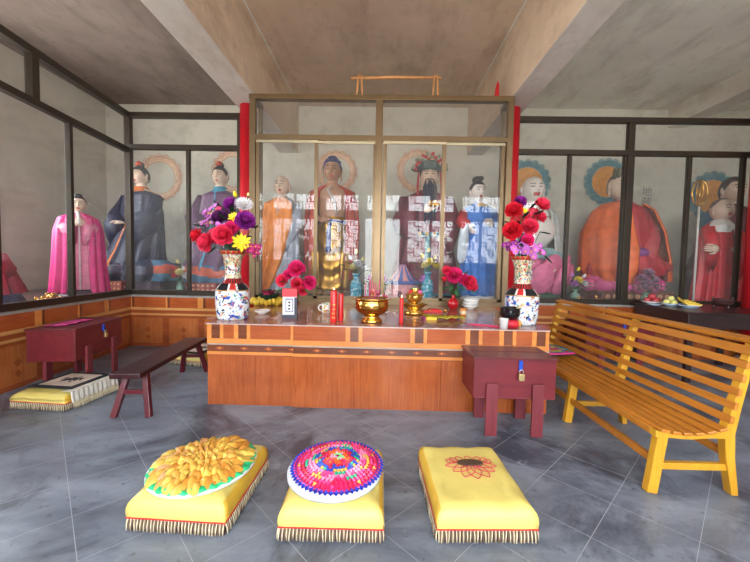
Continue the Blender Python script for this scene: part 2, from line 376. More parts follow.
# ---- central glass display case
XC0, XC1, YCF = -2.06, 1.92, 5.55
def case():
    r = thing('display_case', 'large bronze-framed glass display case behind the altar table', 'display case', (XC0, YCF, 0))
    L = XC1-XC0; D = YG-YCF-.05; z0, z1, zt = .86, 4.09, 3.45; g = MT['frame_gd']
    m = MB(); m.bb(0, L, 0, .09, z0, z0+.075); m.bb(-.05, L+.05, -.02, .1, z1-.075, z1)
    m.bb(0, L, -.012, .07, zt-.045, zt+.03)
    for x in (0, L): m.bb(x-.045, x+.045, -.01, .08, z0, z1-.07); m.bb(x-.03, x+.03, D-.06, D, z0, z1-.07); m.bb(x-.04, x+.04, 0, D, z1-.07, z1-.005); m.bb(x-.03, x+.03, 0, D, z0, z0+.07); m.bb(x-.03, x+.03, 0, D, zt-.03, zt+.03)
    m.bb(L/2-.02-.055, L/2-.02+.055, -.01, .08, z0, z1-.07)
    build('case_frame', m, g, r, .004)
    for a, b in ((0, .5), (.5, 1)):
        x0, x1 = a*L+.05, b*L-.05; mid = (x0+x1)/2
        for u, v, yy in ((x0, mid+.03, .015), (mid-.03, x1, .045)):
            d = build('sliding_door', MB().bb(u, u+.055, yy, yy+.02, z0+.075, zt-.05).bb(v-.055, v, yy, yy+.02, z0+.075, zt-.05).bb(u, v, yy, yy+.02, z0+.075, z0+.12), g, r)
            build('top_rail', MB().bb(u, v, yy-.004, yy+.02, zt-.085, zt-.046), MT['frame_lt'], d)
            build('glass_pane', MB().bb(u+.05, v-.05, yy+.006, yy+.011, z0+.1, zt-.07), MT['glass'], d)
        build('top_pane', MB().bb(x0, x1, .03, .036, zt+.03, z1-.07), MT['glass'], r)
    for x in (0, L):
        for za, zb in ((z0+.07, zt-.03), (zt+.03, z1-.07)):
            build('side_pane', MB().bb(x-.003, x+.003, .08, D-.06, za, zb), MT['glass'], r)
    build('base_box', MB().bb(.02, L-.02, .02, D, 0, z0), MT['tile_or'], r)
    build('handle', MB().bb(.075, .09, -.01, .015, 1.5, 1.75), MT['frame_dk'], r)
    return r
case()

# ---- red columns
def column(x, y, r, z, label):
    t = thing('red_column', label, 'column', (x, y, 0))
    build('shaft', MB().lathe([(r,.05),(r,z)], n=40), MT['col_red'], t)
    build('plinth', MB().lathe([(r*1.25,0),(r*1.3,.06),(r*1.12,.12),(r,.14)], n=40), M('grey_stone_plinth', (140,136,130), .6), t)
    return t
# half-recessed in the glazing line, beside the case
column(-2.30, 6.0, .13, 4.10, 'red round column left of the glass display case behind the vase')
column(2.10, 6.02, .13, 4.10, 'red round column right of the glass display case behind the vase')
column(5.96, 5.66, .21, 4.79, 'red round column at the far right beyond the dark offering table')

# ---- altar table
def altar():
    t = thing('altar_table', 'long wood-panelled altar table topped with reddish sheet', 'altar table', (0, 0, 0))
    x0, x1, yf, yb, h = -1.80, 1.705, 3.58, YCF-.03, .865
    m = MB(); m.bb(x0+.02, x1-.02, yf+.03, yb, 0, h-.02, 0); m.bb(x0-.005, x1+.005, yf-.01, yb, h-.014, h-.004, 1)
    build('carcass', m, [MT['tile_or'], M('grey_board_edge', (176,170,166), .4)], t)
    build('table_top', MB().bb(x0, x1, yf-.014, yb, h-.004, h), MT['alt_top'], t)
    # upper row of tiles with upright strips
    m = MB()
    def face(a, b, yo):
        f = yf+yo
        m.bb(a, b, f-.004, f+.04, .70, h-.014, 0)
        m.bb(a, b, f-.010, f+.04, .645, .70, 1)
        m.bb(a, b, f-.014, f+.04, .635, .648, 5)
        m.bb(a, b, f-.008, f+.04, .565, .635, 2); m.bb(a, b, f-.014, f+.04, .535, .565, 1)
        m.bb(a, b, f-.004, f+.04, .520, .535, 3)
    face(x0, -.90, .02); face(-.90, x1, 0)
    xx = [-1.80, -1.52, -.93, -.36, .30, .86, 1.20, 1.53]
    for q in xx:
        yo = yf + (.02 if q < -.9 else 0)
        m.bb(q+.0, q+.045, yo-.012, yo, .703, h-.016, 1); m.bb(q+.05, q+.13, yo-.010, yo, .703, h-.016, 2); m.bb(q+.135, min(q+.17, x1), yo-.012, yo, .703, h-.016, 1)
    k = 0
    for i in range(14):
        cx = x0+.13+i*.255; yo = yf-.009 + (.02 if cx < -.9 else 0)
        m.add([(cx-.05,yo,.6),(cx,yo,.582),(cx+.05,yo,.6),(cx,yo,.618)], [(0,1,2,3)], 0)
        m.add([(cx-.014,yo-.001,.6),(cx,yo-.001,.592),(cx+.014,yo-.001,.6),(cx,yo-.001,.608)], [(0,1,2,3)], 1)
    build('tile_band', m, [MT['tile_or'], MT['tile_lt'], MT['tile_dk'], MT['tile_rd'], MT['tile_pan'], M('grey_grout', (150,140,132), .6)], t)
    for a, b, yo in ((x0, -1.302, .022), (-1.298, -.902, .022), (-.898, -.2, 0), (-.197, .62, 0), (.623, x1, 0)):
        build('lower_panel', MB().bb(a, b, yf+yo, yf+yo+.03, 0, .52), MT['tile_pan'], t)
    for x in (x0, x1-.03): build('side_panel', MB().bb(x, x+.03, yf+.03, yb, 0, .85), MT['tile_pan'], t)
altar()

# ------------------------------------------------------------------ furniture
def chest(label, loc, rz, L, D, lockside=0):
    """donation chest on plank legs; local front = -y, origin at floor below front centre"""
    t = thing('wooden_chest', label, 'chest', loc, rz)
    z0, z1 = .34, .70
    m = MB(); m.bb(-L/2, L/2, 0, .02, z0, z1-.022); m.bb(-L/2, L/2, D-.02, D, z0, z1-.022); m.bb(-L/2, -L/2+.02, .02, D-.02, z0, z1-.022)
    m.bb(L/2-.02, L/2, .02, D-.02, z0, z1-.022); m.bb(-L/2, L/2, 0, D, z0-.012, z0)
    build('box_body', m, MT['chest'], t, .003)
    m = MB(); m.bb(-L/2-.012, L/2+.012, -.014, D+.005, z1-.022, z1); m.bb(-L/2+.02, L/2-.02, D*.48, D*.5, z1, z1+.004); 
    lid = build('lid', m, MT['chest_top'], t, .003)
    build('worn_patch', MB().bb(-L*.35, -L*.05, D*.5, D*.515, z1, z1+.003), M('pale_worn_paint', (170,130,120), .6), lid)
    build('worn_patch', MB().bb(L*.12, L*.36, D*.49, D*.505, z1, z1+.003), M('pale_worn_paint', (170,130,120), .6), lid)
    for sx in (-1, 1):
        x = sx*L*.28
        build('leg', MB().bb(x-.05, x+.05, -.03, -.002, 0, z0+.13), MT['chest_in'], t, .003)
        build('leg', MB().bb(x-.05, x+.05, D-.09, D-.05, 0, z0-.012), MT['chest_in'], t, .003)
    x = .045
    h = build('hasp', MB().bb(x-.016, x+.016, -.018, -.002, z1-.115, z1-.024), MT['blue'], t, .002)
    p = build('padlock', MB().box((x, -.035, z1-.165), (.05, .026, .06)), M('brass_lock', (190,170,120), .3, .8), t, .005)
    build('shackle', MB().tube([(x-.016,-.03,z1-.14),(x-.016,-.03,z1-.11),(x,-.03,z1-.095),(x+.016,-.03,z1-.11),(x+.016,-.03,z1-.14)], .004, 8), MT['steel'], p)
    return t
chest('maroon wooden chest with blue hasp and padlock in front of the altar', (1.19, 3.10, 0), 0, .72, .44)
la = math.atan2(4.77-3.84, -3.63+3.49)
chest('maroon wooden chest with pink cloth against the left tiled wall', (-3.53, 4.34, 0), la, .90, .50)
chest('maroon wooden chest seen through the back slats of the yellow bench', (3.58, 5.30, 0), .05, 1.05, .5)
c = MB(); rows = []
for i in range(9):
    a = i/8; rows.append([Vector((-.30+.5*a + .03*math.sin(j*2+i), .20+.22*j/6+.02*math.sin(i*1.7), .703+.007*math.sin(i*2.1+j)**2)) for j in range(7)])
c.loft(rows, 0, True, False, False)
o = build('folded_cloth', c, M('magenta_cloth', (190,50,120), .6), None, loc=(-3.53, 4.34, .004), rz=la); tag(o, 'magenta cloth lying on the lid of the left maroon chest', 'cloth')
o.modifiers.new('thickness', 'SOLIDIFY').thickness = .004

# long narrow stool
def stool():
    t = thing('long_stool', 'dark red narrow trestle stool left of the altar', 'stool', (-2.43, 3.95, 0), math.radians(6.0))
    L, W, H = 1.62, .27, .45
    build('seat', MB().bb(-W/2, W/2, -L/2, L/2, H-.05, H), MT['stool'], t, .006)
    for sy in (-1, 1):
        y0, y1 = sy*(L/2-.20), sy*(L/2-.10)
        for sx in (-1, 1):
            build('leg', MB().beam((sx*.08, y0, H-.05), (sx*.16, y1, .0), .05, .055, upv=(0,1,0)), MT['stool_leg'], t, .004)
        build('cross_bar', MB().beam((-.12, (y0+y1)/2, .23), (.12, (y0+y1)/2, .23), .03, .04), MT['stool_leg'], t, .003)
    return t
stool()

# slatted bench (runs away from the camera along y)
def bench():
    t = thing('slatted_bench', 'long yellow and orange slatted wooden bench with backrest', 'bench', (1.84, 2.36, 0), math.radians(.3))
    L, sh = 2.47, .455
    seat = lambda u: sh - .035*math.sin(PI*min(1, u/.50)) + .03*(u/.5)**2
    for y in (0, 1.06, L):
        f = (0 if y == 0 else (-.035 if y > L/2 else 0))
        build('leg', MB().beam((.055, y, .42), (.0, y, 0), .055, .07, upv=(1,0,0)), MT['bench_end'], t, .005)
        m = MB(); rings = []
        for z, x, d in ((0, .545, .045), (.25, .50, .06), (.42, .485, .07), (.60, .52, .06), (.85, .575, .05), (1.03, .62, .04)):
            rings.append([(x-d/2, y-.03, z), (x+d/2, y-.03, z), (x+d/2, y+.03, z), (x-d/2, y+.03, z)])
        m.loft(rings, 0, False); build('rear_post', m, MT['bench_end'], t, .005)
        # shaped seat bearer
        m = MB(); rings = []
        for i in range(9):
            u = i/8*.50; zt = seat(u)-.022
            rings.append([(u, y-.028, min(.385+.0*u, zt-.03)), (u, y+.028, min(.385, zt-.03)), (u, y+.028, zt), (u, y-.028, zt)])
        m.loft(rings, 0, False); build('seat_bearer', m, MT['bench_end'], t, .004)
        build('cross_bar', MB().beam((.03, y, .185), (.51, y, .185), .035, .045), MT['bench_end'], t, .003)
    us = [.02, .095, .17, .245, .32, .395]
    for u in us:
        z = seat(u+.03); sl = (seat(u+.06)-seat(u))/.06
        build('seat_slat', MB().box((0,0,0), (.058, L+.10, .022), T=X((u+.03, L/2, z-.008), 0, -math.atan(sl), 0)), MT['bench'], t, .006)
    build('front_rail', MB().bb(.0, .03, .03, L-.03, .385, .435), MT['bench'], t, .004)
    for k in range(6):
        z = .52+.092*k; x = .49+.215*(z-.45)*.98
        build('back_slat', MB().box((0,0,0), (.024, L+.10, .052 if k < 5 else .06), T=X((x-.028, L/2, z), 0, .20, 0)), MT['bench'], t, .006)
    build('top_cap', MB().box((0,0,0), (.085, L+.14, .032), T=X((.615, L/2, 1.045), 0, -.12, 0)), MT['bench'], t, .008)
    build('front_stretcher', MB().beam((.022, 0, .215), (.022, L, .215), .03, .05), MT['bench'], t, .003)
    build('rear_stretcher', MB().beam((.505, 0, .27), (.505, L, .27), .03, .05), MT['bench'], t, .003)
bench()

# patchwork pad on the bench
m = MB(); cols = [(210,60,130),(40,110,190),(60,160,110),(220,190,80),(150,60,150),(200,50,60),(40,40,46)]
mats = [M('patch_%d' % i, c, .7) for i, c in enumerate(cols)]
n = 7
prev = [[0, 0, .025]]
rings = []
for i in range(n+1):
    r = .24*(n-i)/n + .004
    rings.append([(r*(abs(math.cos(a))**.5)*(1 if math.cos(a) > 0 else -1), r*(abs(math.sin(a))**.5)*(1 if math.sin(a) > 0 else -1), .012+.012*(i > 0)+.003*math.sin(i*2)) for a in [2*PI*(k+.5)/24 for k in range(24)]])
rings = [[(p[0]*.97, p[1]*.97, 0) for p in rings[0]]] + rings
m.loft(rings, lambda i, j: [6,0,1,2,3,4,5,0,1][i] if (j//3) % 2 or i < 2 else [6,0,2,5,1,3,2,0,1][i], True)
tag(build('seat_pad', m, mats, None, loc=(2.09, 4.34, .480), rz=.25), 'multicoloured patchwork pad on the far end of the yellow bench', 'cushion')

# offering table on the right
def offering():
    t = thing('offering_table', 'low dark wooden offering table at the right under the fruit plates', 'table', (4.03, 4.70, 0), math.radians(-6))
    L, D, H = 1.36, 1.22, .95
    build('table_top', MB().bb(-.02, L, -.02, D, H-.03, H), MT['table'], t, .006)
    m = MB(); m.bb(.03, L-.03, .01, .035, H-.21, H-.03); m.bb(.03, L-.03, D-.05, D-.03, H-.21, H-.03); m.bb(.02, .045, .02, D-.03, H-.21, H-.03); m.bb(L-.045, L-.02, .02, D-.03, H-.21, H-.03)
    m.bb(.5, .505, .005, .012, H-.2, H-.04); m.bb(1.0, 1.005, .005, .012, H-.2, H-.04)
    build('apron', m, MT['table'], t, .004)
    for x in (.06, L-.08):
        for y in (.05, D-.08): build('leg', MB().bb(x-.035, x+.035, y-.035, y+.035, 0, H-.03), MT['table'], t, .005)
offering()

# ------------------------------------------------------------------ floor cushions
def fringe(m, x0, y0, x1, y1, z, n):
    """hanging strands along one edge; cream 0 / brown 1"""
    d = Vector((x1-x0, y1-y0, 0)); L = d.length; nrm = Vector((d.y, -d.x, 0)).normalized()
    for i in range(n):
        u = (i+.5)/n; p = Vector((x0, y0, z)) + d*u; q = p + nrm*(.006+.006*rnd.random()) + d.normalized()*rnd.uniform(-.006,.006); q.z = .006+rnd.random()*.004
        m.tube([p, (p+q)/2+nrm*.004, q], [.0034,.0042,.0036], 5, 0 if (i % 2 == 0) else 1)
def cushion(label, loc, rz, W, D, H=.195, side=1):
    """origin at floor below front centre; x width, y depth"""
    t = thing('kneeling_cushion', label, 'cushion', loc, rz)
    hx, N = W/2, 14
    m = MB(); rings = []
    zs = [(.066,.0),(.072,.004),(.11,.008),(H-.062,.006),(H-.036,-.002),(H-.016,-.018),(H-.004,-.042),(H,-.072)]
    def ring(inset, z, wob=0):
        pts = []
        a, b, c, d = -hx-inset, hx+inset, -inset, D+inset
        for (p, q) in (((a,c),(b,c)), ((b,c),(b,d)), ((b,d),(a,d)), ((a,d),(a,c))):
            for k in range(N):
                u = k/N; cc = .012*math.sin(PI*u)
                x, y = p[0]+(q[0]-p[0])*u, p[1]+(q[1]-p[1])*u
                pts.append((x, y, z + (wob*.004*math.sin(x*31+y*23))))
        return pts
    for z, i in zs: rings.append(ring(i, z, 1 if z > .06 else 0))
    m.loft(rings, lambda i, j: 1 if (j//N) in (1, 3) and i < 5 else 0, True, True)
    # domed top
    g = 10; vs = []; fs = []
    for i in range(g+1):
        for j in range(g+1):
            u, v = i/g, j/g
            vs.append((-hx+.072+(W-.144)*u, .072+(D-.144)*v, H + .012*math.sin(PI*u)*math.sin(PI*v) + .0015*math.sin(u*17+v*9)))
    for i in range(g):
        for j in range(g): a = i*(g+1)+j; fs.append((a, a+g+1, a+g+2, a+1))
    m.add(vs, fs, 0, True)
    build('cover', m, [MT['yel'], MT['yel_side']], t)
    build('base_board', MB().bb(-hx+.004, hx-.004, .004, D-.004, 0, .068), M('dark_brown_base_cloth', (92,70,62), .8), t)
    m = MB(); k = int(W/.0095); kd = int(D/.0095)
    fringe(m, -hx-.002, -.002, hx+.002, -.002, .076, k); fringe(m, hx+.002, 0, hx+.002, D, .076, kd)
    fringe(m, -hx-.002, D, -hx-.002, 0, .076, kd); fringe(m, hx, D+.002, -hx, D+.002, .076, k)
    build('fringe', m, [M('cream_cord', (206,192,160), .8), M('brown_cord', (110,90,74), .8)], t)
    m = MB(); m.bb(-hx-.007, hx+.007, -.009, -.002, .074, .080); m.bb(-hx-.007, hx+.007, D+.002, D+.009, .074, .080); m.bb(-hx-.009, -hx-.002, 0, D, .074, .080); m.bb(hx+.002, hx+.009, 0, D, .074, .080)
    build('red_braid', m, M('red_braid', (196,40,48), .6), t)
    return t
cushion('yellow fringed kneeling cushion under the golden ruffled round pad', (-1.105, 1.85, 0), math.radians(-2), .55, .64)
cushion('yellow fringed kneeling cushion under the round pink petal pad', (-.25, 1.83, 0), math.radians(.5), .555, .64)
lot = cushion('yellow fringed kneeling cushion embroidered with a red lotus outline', (.60, 1.86, 0), math.radians(2.5), .54, .68)
# lotus embroidery (stitched outline)
ztop = lambda x, y: .1965 + .012*math.sin(PI*max(0, min(1, (x+.198)/.396)))*math.sin(PI*max(0, min(1, (y-.072)/.536)))
m = MB()
def stitch(pts, r=.0022): m.tube([(x, y, ztop(x, y)+.001) for x, y in pts], r, 5, 0)
def pet(cx, cy, ang, L, W):
    for s in (-1, 1):
        pts = []
        for i in range(9):
            u = i/8; w = s*W*math.sin(PI*u)**.8*.5*(1-.25*u); l = L*u
            pts.append((cx+l*math.sin(ang)+w*math.cos(ang), cy+l*math.cos(ang)-w*math.sin(ang)))
        stitch(pts)
cx, cy = .0, .395
for a, L, W in ((180,.13,.085),(150,.13,.08),(210,.13,.08),(118,.125,.075),(242,.125,.075),(92,.14,.06),(268,.14,.06)): pet(cx, cy+.03, math.radians(a), L, W)
for a in (-80,-55,-30,0,30,55,80): pet(cx+.085*math.sin(math.radians(a)), cy+.045+.02*math.cos(math.radians(a)), math.radians(a*.6), .055, .045)
em = build('lotus_embroidery', m, M('red_thread', (200,36,78), .6), lot)
em.scale = (1.2, 1.2, 1); em.location.x = .02; em.location.y = -.2*.395-.04; em.location.z = .0015
m = MB(); m.loft([[(cx+.072*s*math.cos(2*PI*k/28), cy+.045+.032*s*math.sin(2*PI*k/28), ztop(cx, cy)+.0005+e) for k in range(28)] for s, e in ((1.0,-.002),(1,.003),(.9,.004))], 0, True)
build('seed_pod', m, patt('brown_seed_stitching', (74,54,40), [((150,110,60),90,.6,.7,0,'n'),((30,24,24),60,.6,.7,3,'n')], .8), em)

def disc(m, R, z, mi, n=40, sy=1.0, wob=0, t=.01):
    rr = [R*(1+wob*math.sin(k*7.3)) for k in range(n)]
    m.loft([[(q*math.cos(2*PI*k/n), q*sy*math.sin(2*PI*k/n), z+e) for k, q in enumerate(rr)] for e in (0, t)], mi, True)
# golden ruffled pad
t = thing('ruffled_pad', 'round golden ruffled fabric pad with green edge on the left cushion', 'cushion', (-1.075, 2.175, .211), math.radians(-14)); PA = t
SY = .95
m = MB(); disc(m, .29, -.002, 0, 40, SY, .0, .014); build('backing', m, M('white_felt', (214,214,208), .8), t)
m = MB()
N = 120
rings = [[((R+.006*math.sin(k*1.3)+.004*rnd.random())*math.cos(2*PI*k/N), (R+.006*math.sin(k*1.3))*SY*math.sin(2*PI*k/N), z+w*math.sin(k*1.9)) for k in range(N)] for R, z, w in ((.222,.016,.002),(.245,.024,.006),(.266,.024,.009),(.284,.016,.004),(.28,.012,.001))]
m.loft(rings, 0, True, False)
build('green_ruffle', m, M('emerald_ruffle', (40,184,120), .5), t)
m = MB()
gm = [M('gold_satin_a', (214,156,62), .45, var=.15), M('gold_satin_b', (220,182,80), .45, var=.12), M('gold_satin_c', (198,132,48), .45), M('gold_satin_d', (198,150,98), .45)]
dome = lambda r: .012 + .05*(1-(r/.27)**2)
m.loft([[(r*math.cos(2*PI*k/40), r*SY*math.sin(2*PI*k/40), dome(r)-.006) for k in range(40)] for r in (.262,.2,.14,.08,.03,.003)], 2, True, False)
for ring, (R, cnt, L) in enumerate(((.238,24,.085),(.203,28,.07),(.172,26,.06),(.143,24,.055),(.115,20,.05),(.088,16,.046),(.062,12,.042),(.037,8,.036),(.012,4,.03))):
    for k in range(cnt):
        a = 2*PI*(k+.5*(ring % 2))/cnt + rnd.uniform(-.1,.1); r = R+rnd.uniform(-.01,.01); mi = rnd.choice([0,0,1,1,2] + ([3,3] if ring < 2 and math.cos(a+.4) < .1 else []))
        w = L*rnd.uniform(.40,.52); h = .017*rnd.uniform(.7,1.4); fold = rnd.uniform(-.5,.5)
        # puffed pointed petal with a crease
        rings = []
        for i in range(7):
            u = i/6; ww = w*math.sin(PI*min(1, .12+.86*u))**.75; hh = h*math.sin(PI*(.1+.8*u))
            rings.append([(ww*q, L*(u-.4), hh*(1-q*q)**.5*(1+.5*math.cos(q*5+fold*4)) - (.004 if abs(q) == 1 else 0)) for q in (-1,-.7,-.35,0,.35,.7,1)])
        m.loft(rings, mi, True, False, False, X((r*math.cos(a), r*SY*math.sin(a), dome(r)+rnd.uniform(-.002,.006)), rx=-.25*R/.2-rnd.uniform(-.25,.15), ry=rnd.uniform(-.25,.25), rz=a-PI/2+fold))
build('gold_ruffles', m, gm, t)
# pink petal pad
t = thing('petal_pad', 'round pink and blue pointed petal pad on the middle cushion', 'cushion', (-.232, 2.16, .211), 0); PB = t
SY = .92
m = MB(); disc(m, .262, 0, 0, 44, SY, 0, .02); build('backing', m, M('pale_grey_felt', (196,198,204), .8), t, loc=(-.01,-.03,0))
m = MB(); disc(m, .245, .018, 0, 60, SY, .012, .008)
for k in range(60):
    a = 2*PI*k/60; m.petal(X((.228*math.cos(a), .228*SY*math.sin(a), .022), rz=a-PI/2), .038, .03, 0, 0, 1)
build('blue_border', m, M('royal_blue_cloth', (34,60,186), .5), t)
pc = [(214,30,92),(232,70,140),(196,24,60),(236,140,180),(34,168,130),(220,170,70),(30,70,190),(240,100,40),(120,210,130),(150,60,160)]
m = MB(); rows = [(.252,58,[0,0,1,2,0,2]),(.222,54,[0,2,1,0,5]),(.20,52,[0,1,2,1]),(.178,48,[5,3,0,4,1]),(.158,44,[3,1,5,3]),(.138,40,[3,1,4,3]),(.118,36,[6,5,4,6]),(.10,32,[6,4,6,0]),(.08,26,[2,0,2,6]),(.062,22,[2,7,0]),(.046,18,[7,7,2]),(.03,12,[7,8,3]),(.014,7,[8,3])]
for i, (R, cnt, cs) in enumerate(rows):
    for k in range(cnt):
        a = 2*PI*(k+.5*(i % 2))/cnt; z = .026 + .052*(1-(R/.25)**1.6)
        if i in (3, 5) : mi = cs[(k//3) % len(cs)]
        else: mi = rnd.choice(cs)
        L = .034
        m.add([(-.011,0,0),(.011,0,0),(0,L,-.012),(0,.004,.012)], [(0,3,2),(3,1,2),(0,1,3)], mi, False, X((R*.93*math.cos(a), R*.93*SY*math.sin(a), z), rx=-.10-.2*R/.25, rz=a-PI/2+rnd.uniform(-.12,.12)))
rings = [[(r*math.cos(2*PI*k/36), r*SY*math.sin(2*PI*k/36), .02+.052*(1-(r/.25)**1.6)) for k in range(36)] for r in (.245,.2,.15,.1,.05,.004)]
m.loft(rings, 0, True, False)
PP = build('pointed_petals', m, [M('petal_col_%d' % i, c, .5, var=.1) for i, c in enumerate(pc)], t)

PB.scale = (1.10, 1.24, 1.0); PB.location.x -= .025; PB.location.y = 2.165
PA.scale = (1.06, 1.20, 1.0); PA.location = (-1.10, 2.155, .211)
# mats over the two cushions at the left
def matted(label, mlabel, loc, rz, W, D, off):
    c = cushion(label, loc, rz, W, D, .16)
    t = thing('square_mat', mlabel, 'mat', (loc[0], loc[1], .176), rz)
    mm = MB(); x0, x1, y0, y1 = off
    mm.bb(x0, x1, y0, y1, .0, .014, 0); build('border', mm, M('black_mat_border', (28,30,36), .8), t, .006)
    mm = MB().bb(x0+.06, x1-.06, y0+.06, y1-.06, .012, .0165, 0); build('field', mm, M('grey_beige_mat_field', (196,180,166), .85), t)
    mm = MB(); cx, cy = (x0+x1)/2, (y0+y1)/2
    for k in range(11):
        a = k*2.4; r = .02+.009*k
        mm.ell((cx+r*math.cos(a), cy+r*.7*math.sin(a), .017), (.026-.001*k, .016, .003), 0, 10, 4)
    for a in (-.4, .2, .9): mm.tube([(cx-.1*math.cos(a), cy-.1*math.sin(a), .018), (cx, cy+.01, .019), (cx+.12*math.cos(a+.3), cy+.09*math.sin(a+.3), .018)], .004, 6)
    build('blossom_motif', mm, M('black_motif', (40,38,42), .8), t)
    return c, t
c1, t1 = matted('yellow kneeling cushion under a black-bordered mat near the left wall', 'black bordered grey mat with dark floral motif near left wall', (-3.36, 3.34, 0), math.radians(-4), .58, .62, (-.24, .25, .11, .60))
m = MB(); rings = []
for i in range(7):
    x = .20+.10*min(i, 1)+ .003*i; z = (.177, .180, .170, .145, .12, .095, .07)[i]
    rings.append([(x + (.008*math.sin(j*1.9) if i > 1 else 0), .03+.56*j/34, z) for j in range(35)])
m.loft(rings, 0, True, False, False)
fr = MB()
for j in range(48):
    y = .04+.54*j/47; fr.tube([(.32,y,.08),(.328,y+.004,.05),(.33+.01*rnd.random(),y+rnd.uniform(-.006,.006),.012)], .0035, 5)
cl = thing('white_cloth', 'white fringed cloth hanging over the side of the left cushion', 'cloth', (-3.36, 3.36, 0), math.radians(-4))
o = build('sheet', m, M('off_white_cloth', (206,202,192), .8), cl); o.modifiers.new('thickness', 'SOLIDIFY').thickness = .003
build('fringe', fr, M('cream_cord', (206,192,160), .8), cl)
matted('yellow kneeling cushion behind the long dark red stool', 'black bordered mat on the cushion behind the long stool', (-2.80, 4.92, 0), math.radians(-14), .56, .62, (-.25, .24, .02, .60))

# ------------------------------------------------------------------ flowers
GR = M('leaf_green', (44,96,48), .5); GD = M('dark_leaf_green', (24,52,32), .45); YC = M('stamen_yellow', (236,200,60), .6)
PK = {'pink': M('hot_pink_petal', (222,40,110), .55), 'red': M('scarlet_petal', (214,26,48), .55), 'coral': M('coral_petal', (226,50,84), .55), 'purple': M('purple_petal', (140,34,140), .55),
      'mauve': M('mauve_petal', (196,110,196), .55), 'white': M('white_petal', (228,224,228), .6), 'yellow': M('yellow_petal', (238,214,50), .55), 'magenta': M('magenta_petal', (176,30,110), .55),
      'dusty': M('dusty_mauve_petal', (160,112,140), .6), 'plum': M('dark_plum_petal', (84,26,84), .55), 'cream': M('cream_petal', (232,220,150), .6)}
def aim(p, d, s=1):
    """matrix placing local +z along d at p"""
    q = Vector(d).normalized().to_track_quat('Z', 'Y').to_matrix().to_4x4()
    return Matrix.Translation(Vector(p)) @ q @ Matrix.Scale(s, 4)
def flower(kind, col, p, d, s, parent):
    m = MB(); T = aim(p, d, s*1.28)
    if kind == 'peony':
        for R, n, tilt, L, z in ((.010,9,-.15,.52,-.03),(.01,9,.25,.56,0),(.01,9,.62,.54,.02),(.0,8,.98,.46,.04),(.0,6,1.3,.34,.04)):
            for k in range(n):
                m.petal(T @ X((0,0,z), rz=2*PI*k/n+z*9+rnd.uniform(-.15,.15)) @ X((0,R,0), rx=tilt+rnd.uniform(-.12,.12)), L, L*.86, .38, 0, .5, .72)
        m.ell((0,0,.12), (.11,.11,.12), 1, 8, 5, T)
        for k in range(6): m.tube([T@Vector((0,0,.1)), T@Vector((.12*math.cos(k*1.05), .12*math.sin(k*1.05), .34))], .03*s, 4, 1)
    elif kind == 'star':
        for n0, tilt, L in ((0,.2,.60),(.5,.4,.55)):
            for k in range(6): m.petal(T @ X((0,0,0), rz=2*PI*(k+n0)/6) @ X(rx=tilt), L, L*.36, .15, 0, .9)
        m.lathe([(.05,0),(.09,.1),(.13,.24),(.11,.24),(.06,.12)], n=12, mi=1, T=T)
    elif kind == 'mum':
        for tilt, n, L in ((.05,20,.6),(.35,18,.56),(.7,14,.48),(1.1,10,.4)):
            for k in range(n): m.petal(T @ X(rz=2*PI*k/n+tilt) @ X(rx=tilt), L, L*.2, .3, 0, .6)
        m.ell((0,0,.1), (.1,.1,.12), 1, 8, 5, T)
    elif kind == 'orchid':
        for q in range(7):
            o = T @ X((rnd.uniform(-.5,.5), rnd.uniform(-.3,.3), .1-.16*q*.5+.2))
            for k in range(5): m.petal(o @ X(rz=2*PI*k/5) @ X(rx=.4), .26, .20, .2, 0, .5)
            m.ell((0,0,.04), (.05,.05,.06), 1, 6, 4, o); m.tube([T@Vector((0,0,-.15)), o@Vector((0,0,.05))], .02*s, 5, 1)
    elif kind == 'bud':
        m.lathe([(.03,0),(.16,.12),(.19,.3),(.12,.5),(.02,.64)], n=10, T=T)
    return build('flower', m, [PK[col], YC if col != 'cream' else GR], parent)
def leaves(lst, parent, base, mat=None, name='leaf_spray', L=.11):
    m = MB()
    for p, d in lst:
        T = aim(p, d); m.petal(T @ X(rx=PI/2), L, L*.5, .25, 0, .8)
        m.tube([Vector(base), (Vector(base)*.4+Vector(p)*.6), Vector(p)], .003, 5)
    build(name, m, mat or GR, parent)
def bouquet(name, label, loc, fl, base, lv, group=None, leafmat=None, LL=.11, rz=0):
    t = thing(name, label, 'flowers', loc, rz, group)
    b = Vector(base)
    for kind, col, p, d, s in fl: flower(kind, col, p, d, s, t)
    m = MB()
    for kind, col, p, d, s in fl:
        q = Vector(p); m.tube([b, b+(q-b)*.5+Vector((0,0,.03)), q - Vector(d).normalized()*.01], .0035, 5)
    build('stems', m, GR, t); leaves(lv, t, base, leafmat, L=LL); return t

